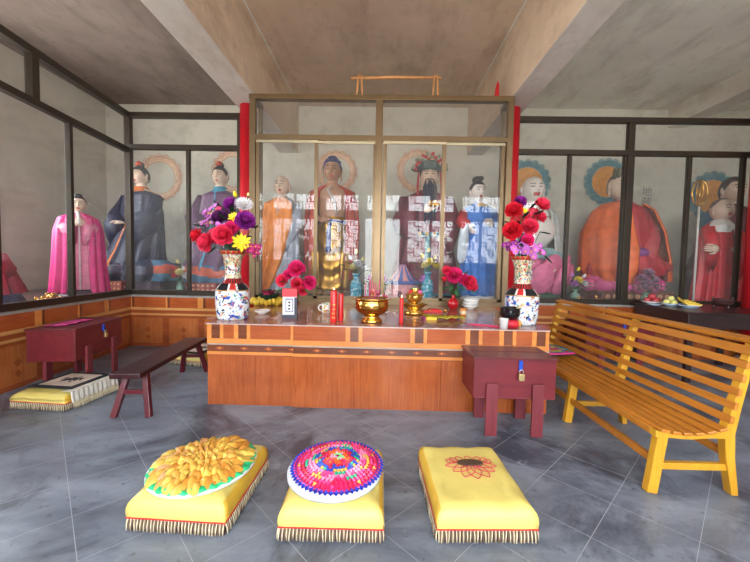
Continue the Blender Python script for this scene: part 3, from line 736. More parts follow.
# ------------------------------------------------------------------ the two big vases and their bouquets
TZ = .865
def dotglaze(name, bg, dots, rough=.12): return patt(name, bg, dots, rough)
vb = dotglaze('porcelain_body', (212,222,228), [((48,76,160),16,.56,.62,0,'n'),((190,80,60),15,.61,.66,5,'n'),((222,150,60),19,.62,.67,9,'n'),((38,44,60),22,.62,.66,2,'n'),((60,130,90),20,.65,.7,13,'n')])
vn = dotglaze('porcelain_neck', (196,176,130), [((206,204,190),24,.5,.56,1,'n'),((60,110,90),34,.54,.6,4,'n'),((176,60,50),30,.56,.62,7,'n'),((50,70,130),36,.6,.66,11,'n')])
vs_ = dotglaze('porcelain_medallion_white', (222,220,214), [((90,110,150),40,.58,.64,2,'n')])
vk = M('porcelain_black', (26,28,36), .12); vr = M('porcelain_red', (176,44,42), .14); vg = M('porcelain_gold_line', (196,150,80), .2, .5)
def vase(label, loc, rz):
    t = thing('porcelain_vase', label, 'vase', loc, rz)
    pr = [(.150,0),(.162,.02),(.174,.10),(.180,.20),(.181,.28),(.178,.315),(.180,.318),(.180,.326),(.172,.33),(.150,.365),(.120,.395),(.104,.405),(.104,.415),(.098,.418),(.090,.45),(.083,.52),(.086,.60),(.100,.67),(.118,.71),(.136,.73),(.142,.738),(.142,.748),(.132,.75),(.10,.70),(.07,.60)]
    def mf(i, j):
        z = pr[i][1]
        if i >= 22: return 5
        if z < .31: return 0
        if z < .326: return 5
        if z < .39: 
            k = (j+2) % 12
            return (3 if i > 7 and k in (2,3,4) else 2) if k in (1,2,3,4,5) else 4
        if z < .42: return 4 if j % 2 else 3
        if z > .69: return 3 if j % 3 else 5
        return 1
    build('vase_body', MB().lathe(pr, n=48, mi=mf), [vb, vn, vs_, vr, vk, vg], t)
    m = MB(); m.box((0,0,0), (.075,.003,.10), T=X((0,-.0905,.545)))
    build('figure_panel', m, patt('painted_figure_panel', (214,214,206), [((60,70,110),28,.52,.58,0,'n'),((170,90,70),30,.58,.64,3,'n')]), t)
    return t
vase('tall painted porcelain vase at the left end of the altar', (-1.65, 3.87, TZ), .2)
vase('tall painted porcelain vase at the right end of the altar', (1.567, 3.97, TZ), .9)
# bouquet positions are relative to the vase mouth
def off(px, py, Y, o): p = aty(px, py, Y); return (p.x-o[0], p.y-o[1], p.z-o[2])
oL = (-1.65, 3.87, TZ+.75)
fl = []
for kind, col, px, py, Y, s in (('peony','coral',209,243,3.80,.15),('peony','coral',225,236,3.72,.16),('peony','red',199,236,3.86,.12),('peony','red',238,224,3.85,.12),('peony','pink',232,229,3.76,.11),
      ('star','yellow',241,243,3.72,.15),('peony','purple',245,222,3.80,.15),('mum','white',244,206,3.88,.14),('star','yellow',234,218,3.8,.09),('bud','yellow',236,197,3.9,.10),('bud','cream',248,196,3.92,.06),
      ('peony','purple',231,205,3.9,.11),('orchid','mauve',214,212,3.86,.14),('orchid','mauve',211,222,3.84,.12),('peony','plum',221,219,3.86,.13),('orchid','mauve',222,227,3.80,.10),('orchid','magenta',251,247,3.74,.12),('orchid','magenta',256,253,3.76,.09),
      ('peony','plum',228,213,4.0,.12),('peony','coral',216,236,4.05,.13),('peony','purple',232,222,4.08,.14),('peony','pink',222,214,4.1,.12)):
    p = off(px, py, Y, oL); d = (p[0]*1.2, -.35 if Y < 3.95 else .5, max(.05, p[2])*.5+.03); fl.append((kind, col, p, d, s))
lv = [((off(x, y, Y, oL)), (dx, -.5, dz)) for x, y, Y, dx, dz in ((232,212,3.86,.2,.6),(226,219,3.8,-.3,.5),(222,207,3.9,-.4,.6),(247,236,3.8,.6,.1),(216,247,3.84,-.6,-.4),(252,228,3.84,.7,.4),(204,226,3.86,-.8,.3),(228,240,3.74,0,-.4),(238,234,3.74,.3,.2))]
bouquet('flower_bouquet', 'artificial bouquet of pink, purple, white and yellow flowers in the left vase', oL, fl, (0,0,-.12), lv, leafmat=GD)
oR = (1.567, 3.97, TZ+.75)
fl = []
for kind, col, px, py, Y, s in (('peony','red',514,212,3.98,.14),('peony','red',513,232,3.86,.15),('peony','coral',529,228,3.84,.13),('peony','coral',541,206,3.95,.12),('peony','coral',539,218,3.98,.10),('peony','pink',527,241,3.84,.10),
      ('peony','purple',520,203,4.02,.10),('orchid','mauve',517,249,3.84,.14),('orchid','mauve',527,252,3.82,.15),('orchid','purple',512,246,3.9,.12),('orchid','mauve',534,250,3.88,.12),('orchid','magenta',541,252,3.9,.07),('star','yellow',524,212,3.95,.07),
      ('peony','red',520,222,4.14,.14),('peony','coral',532,216,4.14,.13),('orchid','mauve',524,238,4.1,.12)):
    p = off(px, py, Y, oR); d = (p[0]*1.2, -.35 if Y < 4.05 else .5, max(.05, p[2])*.5+.03); fl.append((kind, col, p, d, s))
lv = [((off(x, y, Y, oR)), (dx, -.5, dz)) for x, y, Y, dx, dz in ((522,218,3.94,.2,.6),(534,214,3.94,.5,.4),(530,208,4.0,.3,.7),(540,232,3.92,.7,0),(519,226,3.9,-.3,.5),(545,256,3.92,.6,-.5),(508,222,3.9,-.6,.1),(520,240,3.84,0,-.3))]
bouquet('flower_bouquet', 'artificial bouquet of red peonies and mauve blossoms in the right vase', oR, fl, (0,0,-.12), lv, leafmat=M('near_black_leaf', (26,30,30), .5))

# ------------------------------------------------------------------ things on the altar
def on(px, py): p = atz(px, py, TZ+.002); return (p.x, p.y, TZ+.001)
# incense censer
cz = (-.105, 3.86, TZ+.001)
t = thing('incense_censer', 'large polished brass incense bowl in the middle of the altar', 'incense burner', cz)
build('bowl', MB().lathe([(.095,0),(.10,.012),(.085,.03),(.062,.05),(.07,.062),(.12,.085),(.148,.115),(.155,.15),(.150,.185),(.142,.20),(.150,.205),(.172,.21),(.174,.22),(.150,.222),(.138,.205),(.135,.19)], n=48), MT['brass'], t)
build('ash', MB().cyl((0,0,.185), .136, .02, 32), M('grey_incense_ash', (170,166,158), .95), t)
t.scale = (1.2,1.2,1.2)
for k in range(7):
    a = k*2.4; r = .03+.012*k
    s = thing('incense_stick', 'thin pink incense sticks standing in the ash of the brass bowl', 'incense stick', (cz[0]+r*math.cos(a), cz[1]+r*math.sin(a), cz[2]+.247), group='incense sticks in the bowl')
    h = rnd.uniform(.15,.24); build('stick', MB().tube([(0,0,0),(rnd.uniform(-.01,.01),0,h)], .0042, 6), M('pink_incense', (206,70,120), .7), s)
def candle(label, px, py, r, h, lit=1, Y=None):
    p = on(px, py); t = thing('red_candle', label, 'candle', p)
    m = MB().lathe([(r*.96,0),(r,.01),(r,h-.01),(r*.9,h),(r*.75,h-.004),(r*.5,h-.012)], n=24); build('wax', m, MT['wax'], t)
    build('wick', MB().tube([(0,0,h-.014),(0,0,h+.012)], .0018, 5), MT['ink'], t)
    if r > .03:
        m = MB()
        for k in range(5): m.lathe([(r+.0008,.04+k*.034),(r+.0012,.05+k*.034),(r+.0008,.062+k*.034)], n=24, caps=False) if 0 else None
        g = MB()
        for k in range(4):
            for a in (-1.2, -1.75): g.ell((math.cos(a)*r, math.sin(a)*r, .05+k*.045), (.009,.004,.013), 0, 6, 4)
        build('gold_lettering', g, MT['goldfig'], t)
    if lit:
        f = bpy.data.materials.new('flame'); f.use_nodes = True; b = f.node_tree.nodes['Principled BSDF']; b.inputs['Emission Color'].default_value = (1,.6,.2,1); b.inputs['Emission Strength'].default_value = 6
        build('flame', MB().lathe([(.001,0),(.005,.006),(.004,.016),(.001,.028)], (0,0,h+.008), 8), f, t)
    return t
candle('thick tall red candle, left one of the pair beside the brass bowl', 333.5, 322, .037, .34, 1)
candle('slightly thinner red candle, right one of the pair beside the brass bowl', 340.5, 320.5, .030, .30, 0)
candle('slim red candle standing alone right of the brass bowl', 401, 323, .021, .27, 1)
# mug
t = thing('mug', 'small white mug with coloured print beside the red candles', 'mug', on(326, 313), math.radians(200))
build('mug_body', MB().lathe([(.035,0),(.042,.01),(.042,.10),(.038,.10),(.036,.02)], n=28), patt('printed_mug', (226,222,214), [((214,160,60),22,.55,.6,0,'n'),((190,70,90),26,.6,.65,3,'n'),((80,140,90),26,.62,.68,6,'n')]), t)
build('handle', MB().tube([(.04,0,.085),(.065,0,.08),(.075,0,.055),(.065,0,.03),(.04,0,.022)], .006, 8), MT['white'], t)
t.scale = (1.3,1.3,1.3)
# incense paper box
t = thing('incense_box', 'upright white box with red top label beside the left vase', 'box', on(290, 318), math.radians(8))
build('carton', MB().bb(-.062, .062, -.04, .04, 0, .225), M('pale_grey_carton', (206,204,208), .5), t, .002)
m = MB(); m.bb(-.063, .063, -.0425, .041, .165, .226); build('red_label', m, M('red_print', (206,34,48), .5), t)
m = MB(); m.bb(-.035, .03, -.0425, -.040, .05, .15); build('dark_window', m, M('blue_grey_print', (90,96,130), .5), t)
m = MB(); m.bb(-.028, .023, -.0435, -.042, .057, .143); m2 = build('label_text_panel', m, M('white_print', (226,224,226), .5), t)
m = MB()
for k in range(3): m.bb(-.012+.0*k, .006, -.0445, -.0434, .068+.024*k, .082+.024*k)
build('characters', m, MT['ink'], t)
m = MB(); m.bb(-.0625, .0625, -.0424, .0405, 0, .03); m.bb(.0405, .0625, -.0424, .0405, .03, .16); build('black_print', m, M('dark_box_print', (40,40,58), .5), t)
t.scale = (1.28,1.1,1.5)
# pink flower spray behind the box
o = on(294, 311); o = (o[0], o[1], o[2])
t = thing('flower_pot', 'small brown flower pot behind the white incense box', 'pot', o)
build('pot_body', MB().lathe([(.04,0),(.05,.02),(.058,.12),(.062,.13),(.05,.128),(.045,.1)], n=20), M('brown_pot', (120,84,64), .5), t)
Yb = o[1]; ob = (o[0], o[1], o[2]+.14); fl = []
for kind, col, px, py, s in (('peony','pink',297,270,.16),('peony','coral',283,281,.12),('peony','pink',309,283,.13),('peony','coral',297,284,.12),('peony','pink',289,275,.10),('peony','coral',303,291,.09)):
    p = off(px, py, Yb-.05, ob); fl.append((kind, col, p, (p[0], -.4, max(.02,p[2])*.6), s))
lv = [(off(x, y, Yb-.06, ob), (dx, -.4, dz)) for x, y, dx, dz in ((284,288,-.6,-.1),(302,280,.5,.3),(291,288,-.1,-.3),(305,288,.5,-.2),(288,283,-.4,.3),(300,276,.3,.5),(294,290,0,-.3))]
bouquet('flower_spray', 'bright pink artificial flowers behind the white incense box', ob, fl, (0,0,-.02), lv)
# pair of shallow plates left
def bowl(name, label, loc, r, h, mat, foot=.5, group=None, rim=None):
    t = thing(name, label, name.split('_')[-1], loc, 0, group)
    build('bowl_body', MB().lathe([(r*foot,0),(r*foot,.006),(r*.75,h*.45),(r,h),(r*.97,h),(r*.72,h*.5),(r*foot*.9,.012)], n=32), mat, t)
    build('rim', MB().lathe([(r*.965,h-.001),(r,h-.002),(r*1.008,h+.002),(r*.98,h+.003)], n=32, caps=False), rim or mat, t)
    return t
bowl('white_dish', 'white shallow dish with red rim dots near the left vase', on(262, 313.5), .105, .042, MT['white'], .45, rim=patt('red_dotted_rim', (224,214,208), [((190,60,50),60,.5,.6,0,'n')]))
# yellow cloth wreath with dark flower lamp
p = atz(265, 305, TZ+.002)
t = thing('flower_wreath', 'yellow cloth ring around dark green and pink petals behind the white dish', 'ornament', (p.x+.02, p.y+.08, TZ+.001))
m = MB()
for k in range(26):
    a = 2*PI*k/26; m.ell((0,0,0), (.045,.03,.032), 0, 8, 5, X((.20*math.cos(a), .15*math.sin(a), .035+.008*math.sin(k*2.1)), rz=a, rx=.4*math.sin(k)))
build('cloth_ring', m, M('mustard_cloth', (212,176,50), .6), t)
m = MB()
for tr, (n, tl, L) in enumerate(((12,.25,.15),(10,.6,.13),(8,1.0,.10))):
    for k in range(n): m.petal(X((0,0,.03+.012*tr), rz=2*PI*k/n+tr) @ X(rx=tl), L, .07, .3, tr % 2, .6)
m.petal(X((0,-.06,.07), rz=PI)@X(rx=.5), .07, .06, .3, 2); m.petal(X((.03,-.05,.07), rz=2.6)@X(rx=.6), .06, .05, .3, 2); m.petal(X((-.03,-.05,.07), rz=3.6)@X(rx=.6), .06, .05, .3, 2)
build('petals', m, [M('black_green_petal', (30,60,50), .4), M('dark_crimson_petal', (120,26,50), .4), PK['pink']], t)
t.scale = (1.1,1.1,1.5)
# wooden stick, incense packet
p = on(214, 319)
t = build('wooden_mallet', MB().tube([(-.06,-.08,.014),(0,0,.014),(.06,.06,.014)], [.014,.013,.012], 10), M('brown_stick', (130,84,66), .5), None, loc=(p[0]+.02, p[1]+.02, p[2])); tag(t, 'short brown wooden stick lying at the left front corner of the altar', 'stick')
p = on(492, 327)
t = thing('incense_packet', 'long pink paper incense packet lying at the right front of the altar', 'packet', (p[0], p[1]+.05, TZ+.001), math.radians(-24))
build('paper_sleeve', MB().bb(-.19, .17, -.016, .016, 0, .012), M('magenta_paper', (204,34,92), .5), t, .003)
build('flap', MB().bb(-.24, -.19, -.022, .022, 0, .004), M('magenta_paper', (204,34,92), .5), t)
# white cup on saucer with little flowers
p = on(381, 313)
bowl('white_saucer', 'white saucer under the white cup behind the brass bowl', (p[0], p[1], TZ+.001), .095, .014, MT['white'], .6)
t = thing('white_cup', 'white cup holding small pink flowers right of the brass bowl', 'cup', (p[0], p[1], TZ+.016))
build('cup_body', MB().lathe([(.055,0),(.066,.01),(.070,.10),(.066,.10),(.06,.085),(.01,.085)], n=28), MT['white'], t)
fl = [('peony','mauve',(-.045,-.02,.08),(-.4,-.3,.6),.06),('peony','pink',(.03,-.02,.085),(.3,-.3,.6),.065),('star','white',(0,-.03,.10),(0,-.4,.5),.06),('peony','red',(.055,0,.07),(.5,-.2,.5),.05)]
bouquet('flower_spray', 'tiny mixed flowers standing in the white cup on the altar', (p[0], p[1], TZ+.105), fl, (0,0,.0), [((.02,-.03,.05),(.3,-.3,.5)),((-.03,-.02,.05),(-.3,-.3,.4))], LL=.05)
# golden lotus ornaments
def goldlotus(label, px, py, s):
    s *= 1.25; p = on(px, py); t = thing('golden_lotus', label, 'ornament', p)
    build('base', MB().lathe([(.07*s,0),(.075*s,.015*s),(.04*s,.04*s),(.03*s,.06*s),(.04*s,.075*s)], n=20), MT['goldfig'], t)
    m = MB()
    for n, tl, z, L in ((10,.1,.03,.10),(9,.5,.07,.10),(8,.9,.08,.11),(6,1.2,.09,.10)):
        for k in range(n): m.petal(X((0,0,z*s), rz=2*PI*k/n+tl*3)@X(rx=tl), L*s, .062*s, .4, 0, .6)
    m.ell((0,0,.13*s), (.06*s,.06*s,.05*s), 0, 14, 8)
    build('petals', m, MT['goldfig'], t)
    m = MB(); m.ell((0,0,.175*s),(.03*s,.03*s,.022*s),0,10,6); m.ell((-.03*s,-.02*s,.165*s),(.02*s,.02*s,.014*s),1,8,5); m.ell((.035*s,-.02*s,.165*s),(.02*s,.02*s,.014*s),2,8,5)
    build('gems', m, [M('turquoise_gem', (60,190,180), .3), M('red_gem', (200,40,60), .3), M('pink_gem', (226,90,150), .3)], t)
goldlotus('shiny golden lotus ornament right of the slim red candle', 414, 314, 1.4)
goldlotus('shiny golden lotus ornament behind the brass incense bowl', 374, 305.5, 1.0)
# bags, cloth, gold ingots
p = on(432, 312)
t = thing('red_gold_packet', 'red and gold paper packet lying between golden lotus and red vase', 'packet', p, .1)
build('paper', MB().bb(-.13,.13,-.05,.05,0,.028).ell((.02,0,.03),(.10,.045,.02),0,10,6), M('red_foil_paper', (196,36,40), .35), t, .004)
m = MB()
for k in range(6): m.ell((-.17+.07*k, -.03+.01*(k % 2), .022), (.026,.02,.02), 0, 8, 5)
build('gold_foil', m, MT['goldfig'], t)
p = on(438, 319)
t = thing('olive_cloth', 'crumpled olive yellow cloth lying on the altar before the red vase', 'cloth', (p[0]+.06, p[1], TZ+.002))
m = MB(); rings = []
for i in range(10):
    rings.append([(-.18+.36*i/9+.01*math.sin(j*2), -.07+.14*j/8*(1-.4*i/9)+.02*math.sin(i), .008+.018*abs(math.sin(i*1.3+j*.9))) for j in range(9)])
m.loft(rings, 0, True, False, False); q = build('cloth_sheet', m, M('olive_yellow_cloth', (176,160,40), .6), t); q.modifiers.new('thickness','SOLIDIFY').thickness = .004; t.scale = (1.25,1.4,1.5)
t = thing('yellow_packet', 'small yellow and purple packet at the left end of the olive cloth', 'packet', (p[0]-.10, p[1]-.03, TZ+.001), .2)
build('packet_body', MB().bb(-.06,.07,-.05,.05,0,.03), M('yellow_packet_paper', (226,190,60), .5), t, .003); build('end_flap', MB().bb(-.085,-.06,-.05,.05,0,.032), M('purple_packet_paper', (150,50,110), .5), t, .003)
p = on(413, 321)
m = MB(); rings = []
for i in range(10):
    rings.append([(-.11+.22*i/9+rnd.uniform(-.012,.012), -.07+.14*j/8+rnd.uniform(-.01,.01), .004+.035*rnd.random()*math.sin(PI*i/9)*math.sin(PI*j/8)) for j in range(9)])
m.loft(rings, 0, False, False, False); m.sm = [False]*len(m.sm)
gm2 = MT['plastic']; t = build('plastic_wrapper', m, gm2, None, loc=(p[0], p[1]+.02, TZ+.002)); tag(t, 'crumpled clear plastic wrapper right of the slim red candle', 'wrapper')
# red vase with flowers
p = on(453, 309)
t = thing('red_vase', 'small round red glazed vase at the back of the altar', 'vase', p)
build('vase_body', MB().lathe([(.04,0),(.06,.02),(.082,.07),(.08,.11),(.05,.145),(.026,.165),(.026,.20),(.034,.21),(.026,.208),(.02,.17)], n=28), M('red_glaze', (176,26,34), .12), t)
ob = (p[0], p[1], TZ+.21); fl = []
for kind, col, px, py, s in (('peony','pink',454,276,.17),('peony','coral',468,283,.16),('peony','pink',462,279,.12),('peony','coral',447,271,.10),('peony','coral',473,287,.09),('bud','white',462,275,.07),('bud','red',445,280,.16)):
    q = off(px, py, p[1]-.05, ob); fl.append((kind, col, q, (q[0], -.4, max(.02,q[2])*.6), s))
lv = [(off(x, y, p[1]-.05, ob), (dx, -.4, dz)) for x, y, dx, dz in ((447,287,-.5,0),(452,285,-.2,-.2),(460,286,.3,-.1),(446,281,-.5,.4),(463,275,.3,.5),(456,289,.1,-.4),(470,289,.5,-.2))]
bouquet('flower_spray', 'bright pink artificial peonies in the small round red vase', ob, fl, (0,0,-.05), lv)
# stacked bowls
p = on(470, 309)
for k in range(3): bowl('white_bowl', ('lowest','middle','topmost')[k]+' white bowl in the stack right of the red vase', (p[0]+.006*k, p[1], TZ+.001+.042*k+.001), .125-.002*k, .065, MT['white'], .42)
# amber candle glass
t = thing('candle_jar', 'small orange candle cup in front of the stacked white bowls', 'candle', on(463, 315))
build('cup', MB().lathe([(.038,0),(.042,.01),(.042,.085),(.038,.085),(.036,.07),(.01,.07)], n=24), M('orange_candle_glass', (214,140,70), .25), t)
build('label_band', MB().lathe([(.0425,.02),(.0428,.03),(.0425,.055)], n=24, caps=False), M('cream_label', (222,206,170), .5), t)
# black singing bowl on red and gold cushion
p = (1.36, 3.64, 0)
t = thing('bowl_cushion', 'red and gold brocade cushion under the black bowl', 'cushion', (p[0], p[1]+.10, TZ+.001))
m = MB(); m.lathe([(.095,0),(.115,.02),(.122,.045),(.11,.07),(.09,.078)], n=12, mi=lambda i, j: (j//2) % 2)
build('brocade', m, [M('red_brocade', (190,30,48), .6), M('gold_brocade', (206,164,84), .5)], t)
t = thing('black_bowl', 'glossy black singing bowl on the red brocade cushion', 'bowl', (p[0], p[1]+.10, TZ+.081))
build('bowl_body', MB().lathe([(.05,0),(.08,.012),(.098,.045),(.102,.09),(.098,.115),(.105,.122),(.100,.126),(.09,.115),(.094,.06),(.03,.02)], n=36), MT['black'], t)
t = thing('striker', 'short pale wooden striker resting in the black bowl', 'striker', (p[0]+.06, p[1]+.06, TZ+.20))
build('stick', MB().tube([(-.05,.03,-.05),(.04,-.01,.03)], .011, 10), M('pale_striker_wood', (214,180,130), .5), t); build('striker_head', MB().ell((.05,-.014,.038),(.018,.018,.018)), M('pale_striker_wood', (214,180,130), .5), t)
t = thing('paper_cup', 'small white paper cup in front of the black bowl', 'cup', on(503.5, 328.5))
build('cup_body', MB().lathe([(.030,0),(.038,.085),(.040,.087),(.036,.085),(.028,.01)], n=24), MT['white'], t)
t.scale = (1.25,1.25,1.2)
# clear plate edge, right
p = on(529, 324)
t = thing('clear_sheet', 'thin clear plastic sheet at the right front corner of the altar', 'plastic sheet', (p[0]-.0, p[1]-.12, TZ+.002), -.1); build('sheet', MB().bb(-.06,.14,-.05,.06,0,.003), MT['plastic'], t)
# small ornaments inside the case
def figurine(label, loc, s, mat, cat='figurine'):
    t = thing('gold_figurine', label, cat, loc)
    m = MB(); m.ell((0,0,.05*s),(.09*s,.06*s,.05*s),0,12,7); m.ell((-.09*s,-.02*s,.085*s),(.03*s,.03*s,.035*s),0,10,6)
    for a in (-1,1): m.ell((.05*s*a,-.045*s,.02*s),(.02*s,.02*s,.022*s),0,8,5); m.tube([(-.09*s,-.02*s,.11*s),(-.09*s+a*.03*s,-.02*s,.15*s)],.006*s,5)
    build('figure', m, mat, t); return t

# fruit on the dark table
def tb(px, py): p = atz(px, py, .952); return (p.x, p.y, .951)
def plate(label, loc, r, mat): 
    return bowl('fruit_plate', label, loc, r, .04, mat, .5)
bp = M('pale_blue_white_glaze', (176,196,214), .2)
a = tb(653, 301); a = (aty(652, 300, 5.72).x, 5.72, a[2]); plate('white plate of red fruit on the dark table', a, .150, MT['white'])
for k in range(5):
    an = k*2*PI/4; q = (a[0]+(.074*math.cos(an) if k < 4 else 0), a[1]+(.074*math.sin(an) if k < 4 else 0), a[2]+(.018 if k < 4 else .075))
    t = thing('apple', 'dull red apple on the leftmost white fruit plate', 'fruit', q, k, 'red apples on the plate'); build('apple_body', MB().lathe([(.01,.014),(.035,.0),(.050,.026),(.052,.052),(.040,.076),(.016,.082),(.003,.072)], n=18), M('apple_red', (176,58,66), .35), t); build('stalk', MB().tube([(0,0,.062),(.004,0,.085)], .002, 5), MT['ink'], t)
b = (aty(671, 300, 5.42).x, 5.42, .951); plate('pale blue plate of yellow-green fruit on the dark table', b, .125, bp)
for k in range(4):
    an = k*2*PI/3+.6; q = (b[0]+(.053*math.cos(an) if k < 3 else 0), b[1]+(.053*math.sin(an) if k < 3 else 0), b[2]+(.018 if k < 3 else .072))
    t = thing('pear', 'round yellow-green pear on the middle pale blue plate', 'fruit', q, k, 'yellow-green pears on the plate'); build('pear_body', MB().lathe([(.008,.010),(.03,.0),(.045,.025),(.046,.045),(.034,.068),(.018,.080),(.003,.080)], n=18), M('pear_skin', (214,208,130), .4), t); build('stalk', MB().tube([(0,0,.075),(.004,0,.10)], .002, 5), MT['ink'], t)
c = (aty(689, 300, 5.25).x, 5.25, .951); plate('pale blue plate of bananas on the dark table', c, .15, bp)
for k in range(5):
    q = (c[0]-.02, c[1]-.08+.042*k, c[2]+.042+.012*k); t = thing('banana', 'yellow banana of the bunch on the right pale blue plate', 'fruit', q, .15*k-.3, 'bananas of the bunch')
    pts = [(-.10,0,.06),(-.085,0,.035),(-.05,0,.012),(0,0,.0),(.05,0,-.002),(.10,0,.006),(.125,0,.012)]
    build('banana_skin', MB().tube(pts, [.006,.011,.019,.021,.020,.013,.005], 10), M('banana_yellow', (222,188,70), .45), t)
    build('tip', MB().tube([(-.10,0,.06),(-.108,0,.078)], .0055, 6), M('banana_tip', (110,84,40), .6), t)
d = tb(655, 304.5); bowl('blue_saucer', 'small flat pale blue saucer in front of the red fruit plate', (aty(655, 300, 5.46).x, 5.46, .951), .08, .014, bp, .6)
e = tb(722, 309)
t = thing('tripod_censer', 'small dark carved three-legged incense burner on the dark table', 'incense burner', e)
dk = M('dark_censer_wood', (62,36,36), .35)
build('bowl', MB().lathe([(.05,.045),(.09,.06),(.115,.09),(.11,.125),(.125,.14),(.12,.146),(.10,.135),(.09,.09)], n=28), dk, t)
for k in range(3): an = k*2*PI/3+.5; build('leg', MB().tube([(.075*math.cos(an),.075*math.sin(an),.065),(.095*math.cos(an),.095*math.sin(an),.03),(.085*math.cos(an),.085*math.sin(an),0)], [.02,.013,.011], 8), dk, t)
for s in (-1,1): build('handle', MB().tube([(s*.11,0,.12),(s*.14,0,.13),(s*.145,0,.17),(s*.12,0,.175)], .009, 8), dk, t)

# trestle of sticks on top of the case
p0, p1 = aty(351, 77, 5.72), aty(441, 76, 5.72); zt = 4.092
t = thing('wooden_trestle', 'low trestle of bare wooden sticks standing on top of the display case', 'wooden frame', ((p0.x+p1.x)/2, 5.72, zt))
sw = M('bare_stick_wood', (196,140,88), .6); hw = (p1.x-p0.x)/2; hh = p0.z-zt-.02
build('top_pole', MB().tube([(-hw,0,hh),(0,0,hh+.02),(hw,0,hh+.02)], [.022,.026,.018], 8), sw, t)
for x in (-hw+.14, hw-.08):
    for s in (-1, 1): build('leg', MB().tube([(x+s*.05, s*.02, 0), (x+s*.02, 0, hh+.06)], .016, 8), sw, t)
p = aty(497, 90, 5.8)
t = thing('red_upright', 'short red pointed board standing on the right end of the case top', 'board', (p.x, 5.8, zt))
build('board', MB().loft([[(-.05,-.02,0),(.03,-.02,0),(.03,.02,0),(-.05,.02,0)],[(-.02,-.02,.26),(.03,-.02,.26),(.03,.02,.26),(-.02,.02,.26)],[(0,-.01,.34),(.02,-.01,.34),(.02,.01,.34),(0,.01,.34)]],0,False), MT['col_red'], t)

# ------------------------------------------------------------------ the painted figures behind the glass
def gs(x, s): return math.exp(-(x/s)**2)
def head(m, c, r, yaw=0, pitch=0, fat=1.0, smile=0, ear=1.0):
    """head mesh; r = half the head height; face towards local -y. materials 0 skin, 1 lips, 2 ink"""
    T = X(c, pitch, 0, yaw); NU, NV = 64, 44; rings = []
    def P(a, e):
        ce, se = math.cos(e), math.sin(e); ca, sa = math.cos(a), math.sin(a)
        wx = .74*fat*(1 - .16*max(0, -se)**1.5); wy = .86
        x = wx*ce*sa; y = -wy*ce*ca; z = 1.0*se
        fr = max(0, ca)
        nose = .17*gs(a, .13)*max(0, gs(e+.16, .14)*1.0 + gs(e-.06, .22)*.45)
        chin = .05*gs(a, .4)*gs(e+.85, .22); brow = .03*gs(e-.30, .10)*gs(abs(a)-.4, .35)
        sock = -.055*gs(abs(a)-.38, .17)*gs(e-.13, .11); lid = .03*gs(abs(a)-.38, .12)*gs(e-.10, .06)
        lip = .045*gs(a, .22)*(gs(e+.47, .05)+gs(e+.58, .05)); chk = .03*gs(abs(a)-.55, .3)*gs(e+.25, .3)*fat
        y -= (nose+chin+brow+sock+lid+lip+chk)*fr
        return (x*r, y*r, z*r)
    es = [-PI/2+PI*(i/NV) for i in range(NV+1)]; es[0] += .02; es[-1] -= .02
    aa = [PI*(1 if u >= 0 else -1)*abs(u)**1.45 for u in [(-1+2*k/NU) for k in range(NU)]]
    rings = [[P(a, e) for a in aa] for e in es]
    def mf(i, j):
        e = (es[i]+es[min(i+1, NV)])/2; a = (aa[j]+aa[(j+1) % NU])/2
        if abs(a) > 1.2: return 0
        if abs(e-.30-.10*math.cos((abs(a)-.40)*4)*.5) < .04 and .16 < abs(a) < .66: return 2
        if abs(e-.11) < .045 and abs(abs(a)-.38) < .17: return 2
        if abs(e+.525-(.12*abs(a) if smile else -.02)) < (.085+.05*smile) and abs(a) < (.34 if smile else .24): return 1
        return 0
    m.loft(rings, mf, True, True, True, T)
    for s in (-1, 1):
        m.ell((s*.77*fat*r, .05*r, -.02*r), (.09*r, .16*r, .26*r), 0, 10, 8, T)
        m.ell((s*.74*fat*r, .03*r, -.36*r*ear), (.07*r, .10*r, .20*r*ear), 0, 10, 6, T)
    return T
def hair(m, T, r, front=.62, side=-.25, fat=1.0, bun=None, k=1.07):
    NU, NV = 40, 12; rings = []
    for i in range(NV+1):
        ring = []
        for j in range(NU):
            a = -PI+2*PI*j/NU; q = abs(a)/PI
            lo = front - (front-side)*min(1, max(0, (q-.28)/.25)) - (.35 if q > .75 else 0)
            e = lo + (PI/2-.01-lo)*i/NV
            kk = (k if i > 0 else 1.0)
            ring.append((.76*fat*kk*r*math.cos(e)*math.sin(a), -.87*kk*r*math.cos(e)*math.cos(a)+.02*r, 1.02*kk*r*math.sin(e)))
        rings.append(ring)
    m.loft(rings, 0, True, False, True, T)
    if bun: m.ell((0, bun[1]*r, bun[2]*r), (bun[0]*r, bun[0]*r*.9, bun[3]*r), 0, 16, 10, T)
def hand(m, c, d, n, s, mi=0, side=1):
    """relaxed hand: d = finger direction, n = back-of-hand normal"""
    d = Vector(d).normalized(); n = Vector(n); n = (n-d*n.dot(d)).normalized(); w = d.cross(n)
    T = Matrix(((w.x,d.x,n.x,0),(w.y,d.y,n.y,0),(w.z,d.z,n.z,0),(0,0,0,1))); T.translation = Vector(c)
    m.ell((0,.045*s,0), (.042*s,.055*s,.018*s), mi, 12, 8, T)
    for k, L in enumerate((.070,.082,.077,.060)):
        x = (-.030+.020*k)*s; L *= s
        m.tube([(x,.075*s,0),(x*1.1,.075*s+L*.45,.004*s),(x*1.12,.075*s+L*.8,-.012*s),(x*1.1,.075*s+L,-.028*s)], [.0105*s,.0095*s,.0085*s,.006*s], 7, mi, True, T)
    m.tube([(side*-.030*s,.025*s,0),(side*-.055*s,.05*s,-.008*s),(side*-.060*s,.085*s,-.016*s)], [.013*s,.011*s,.008*s], 7, mi, True, T)
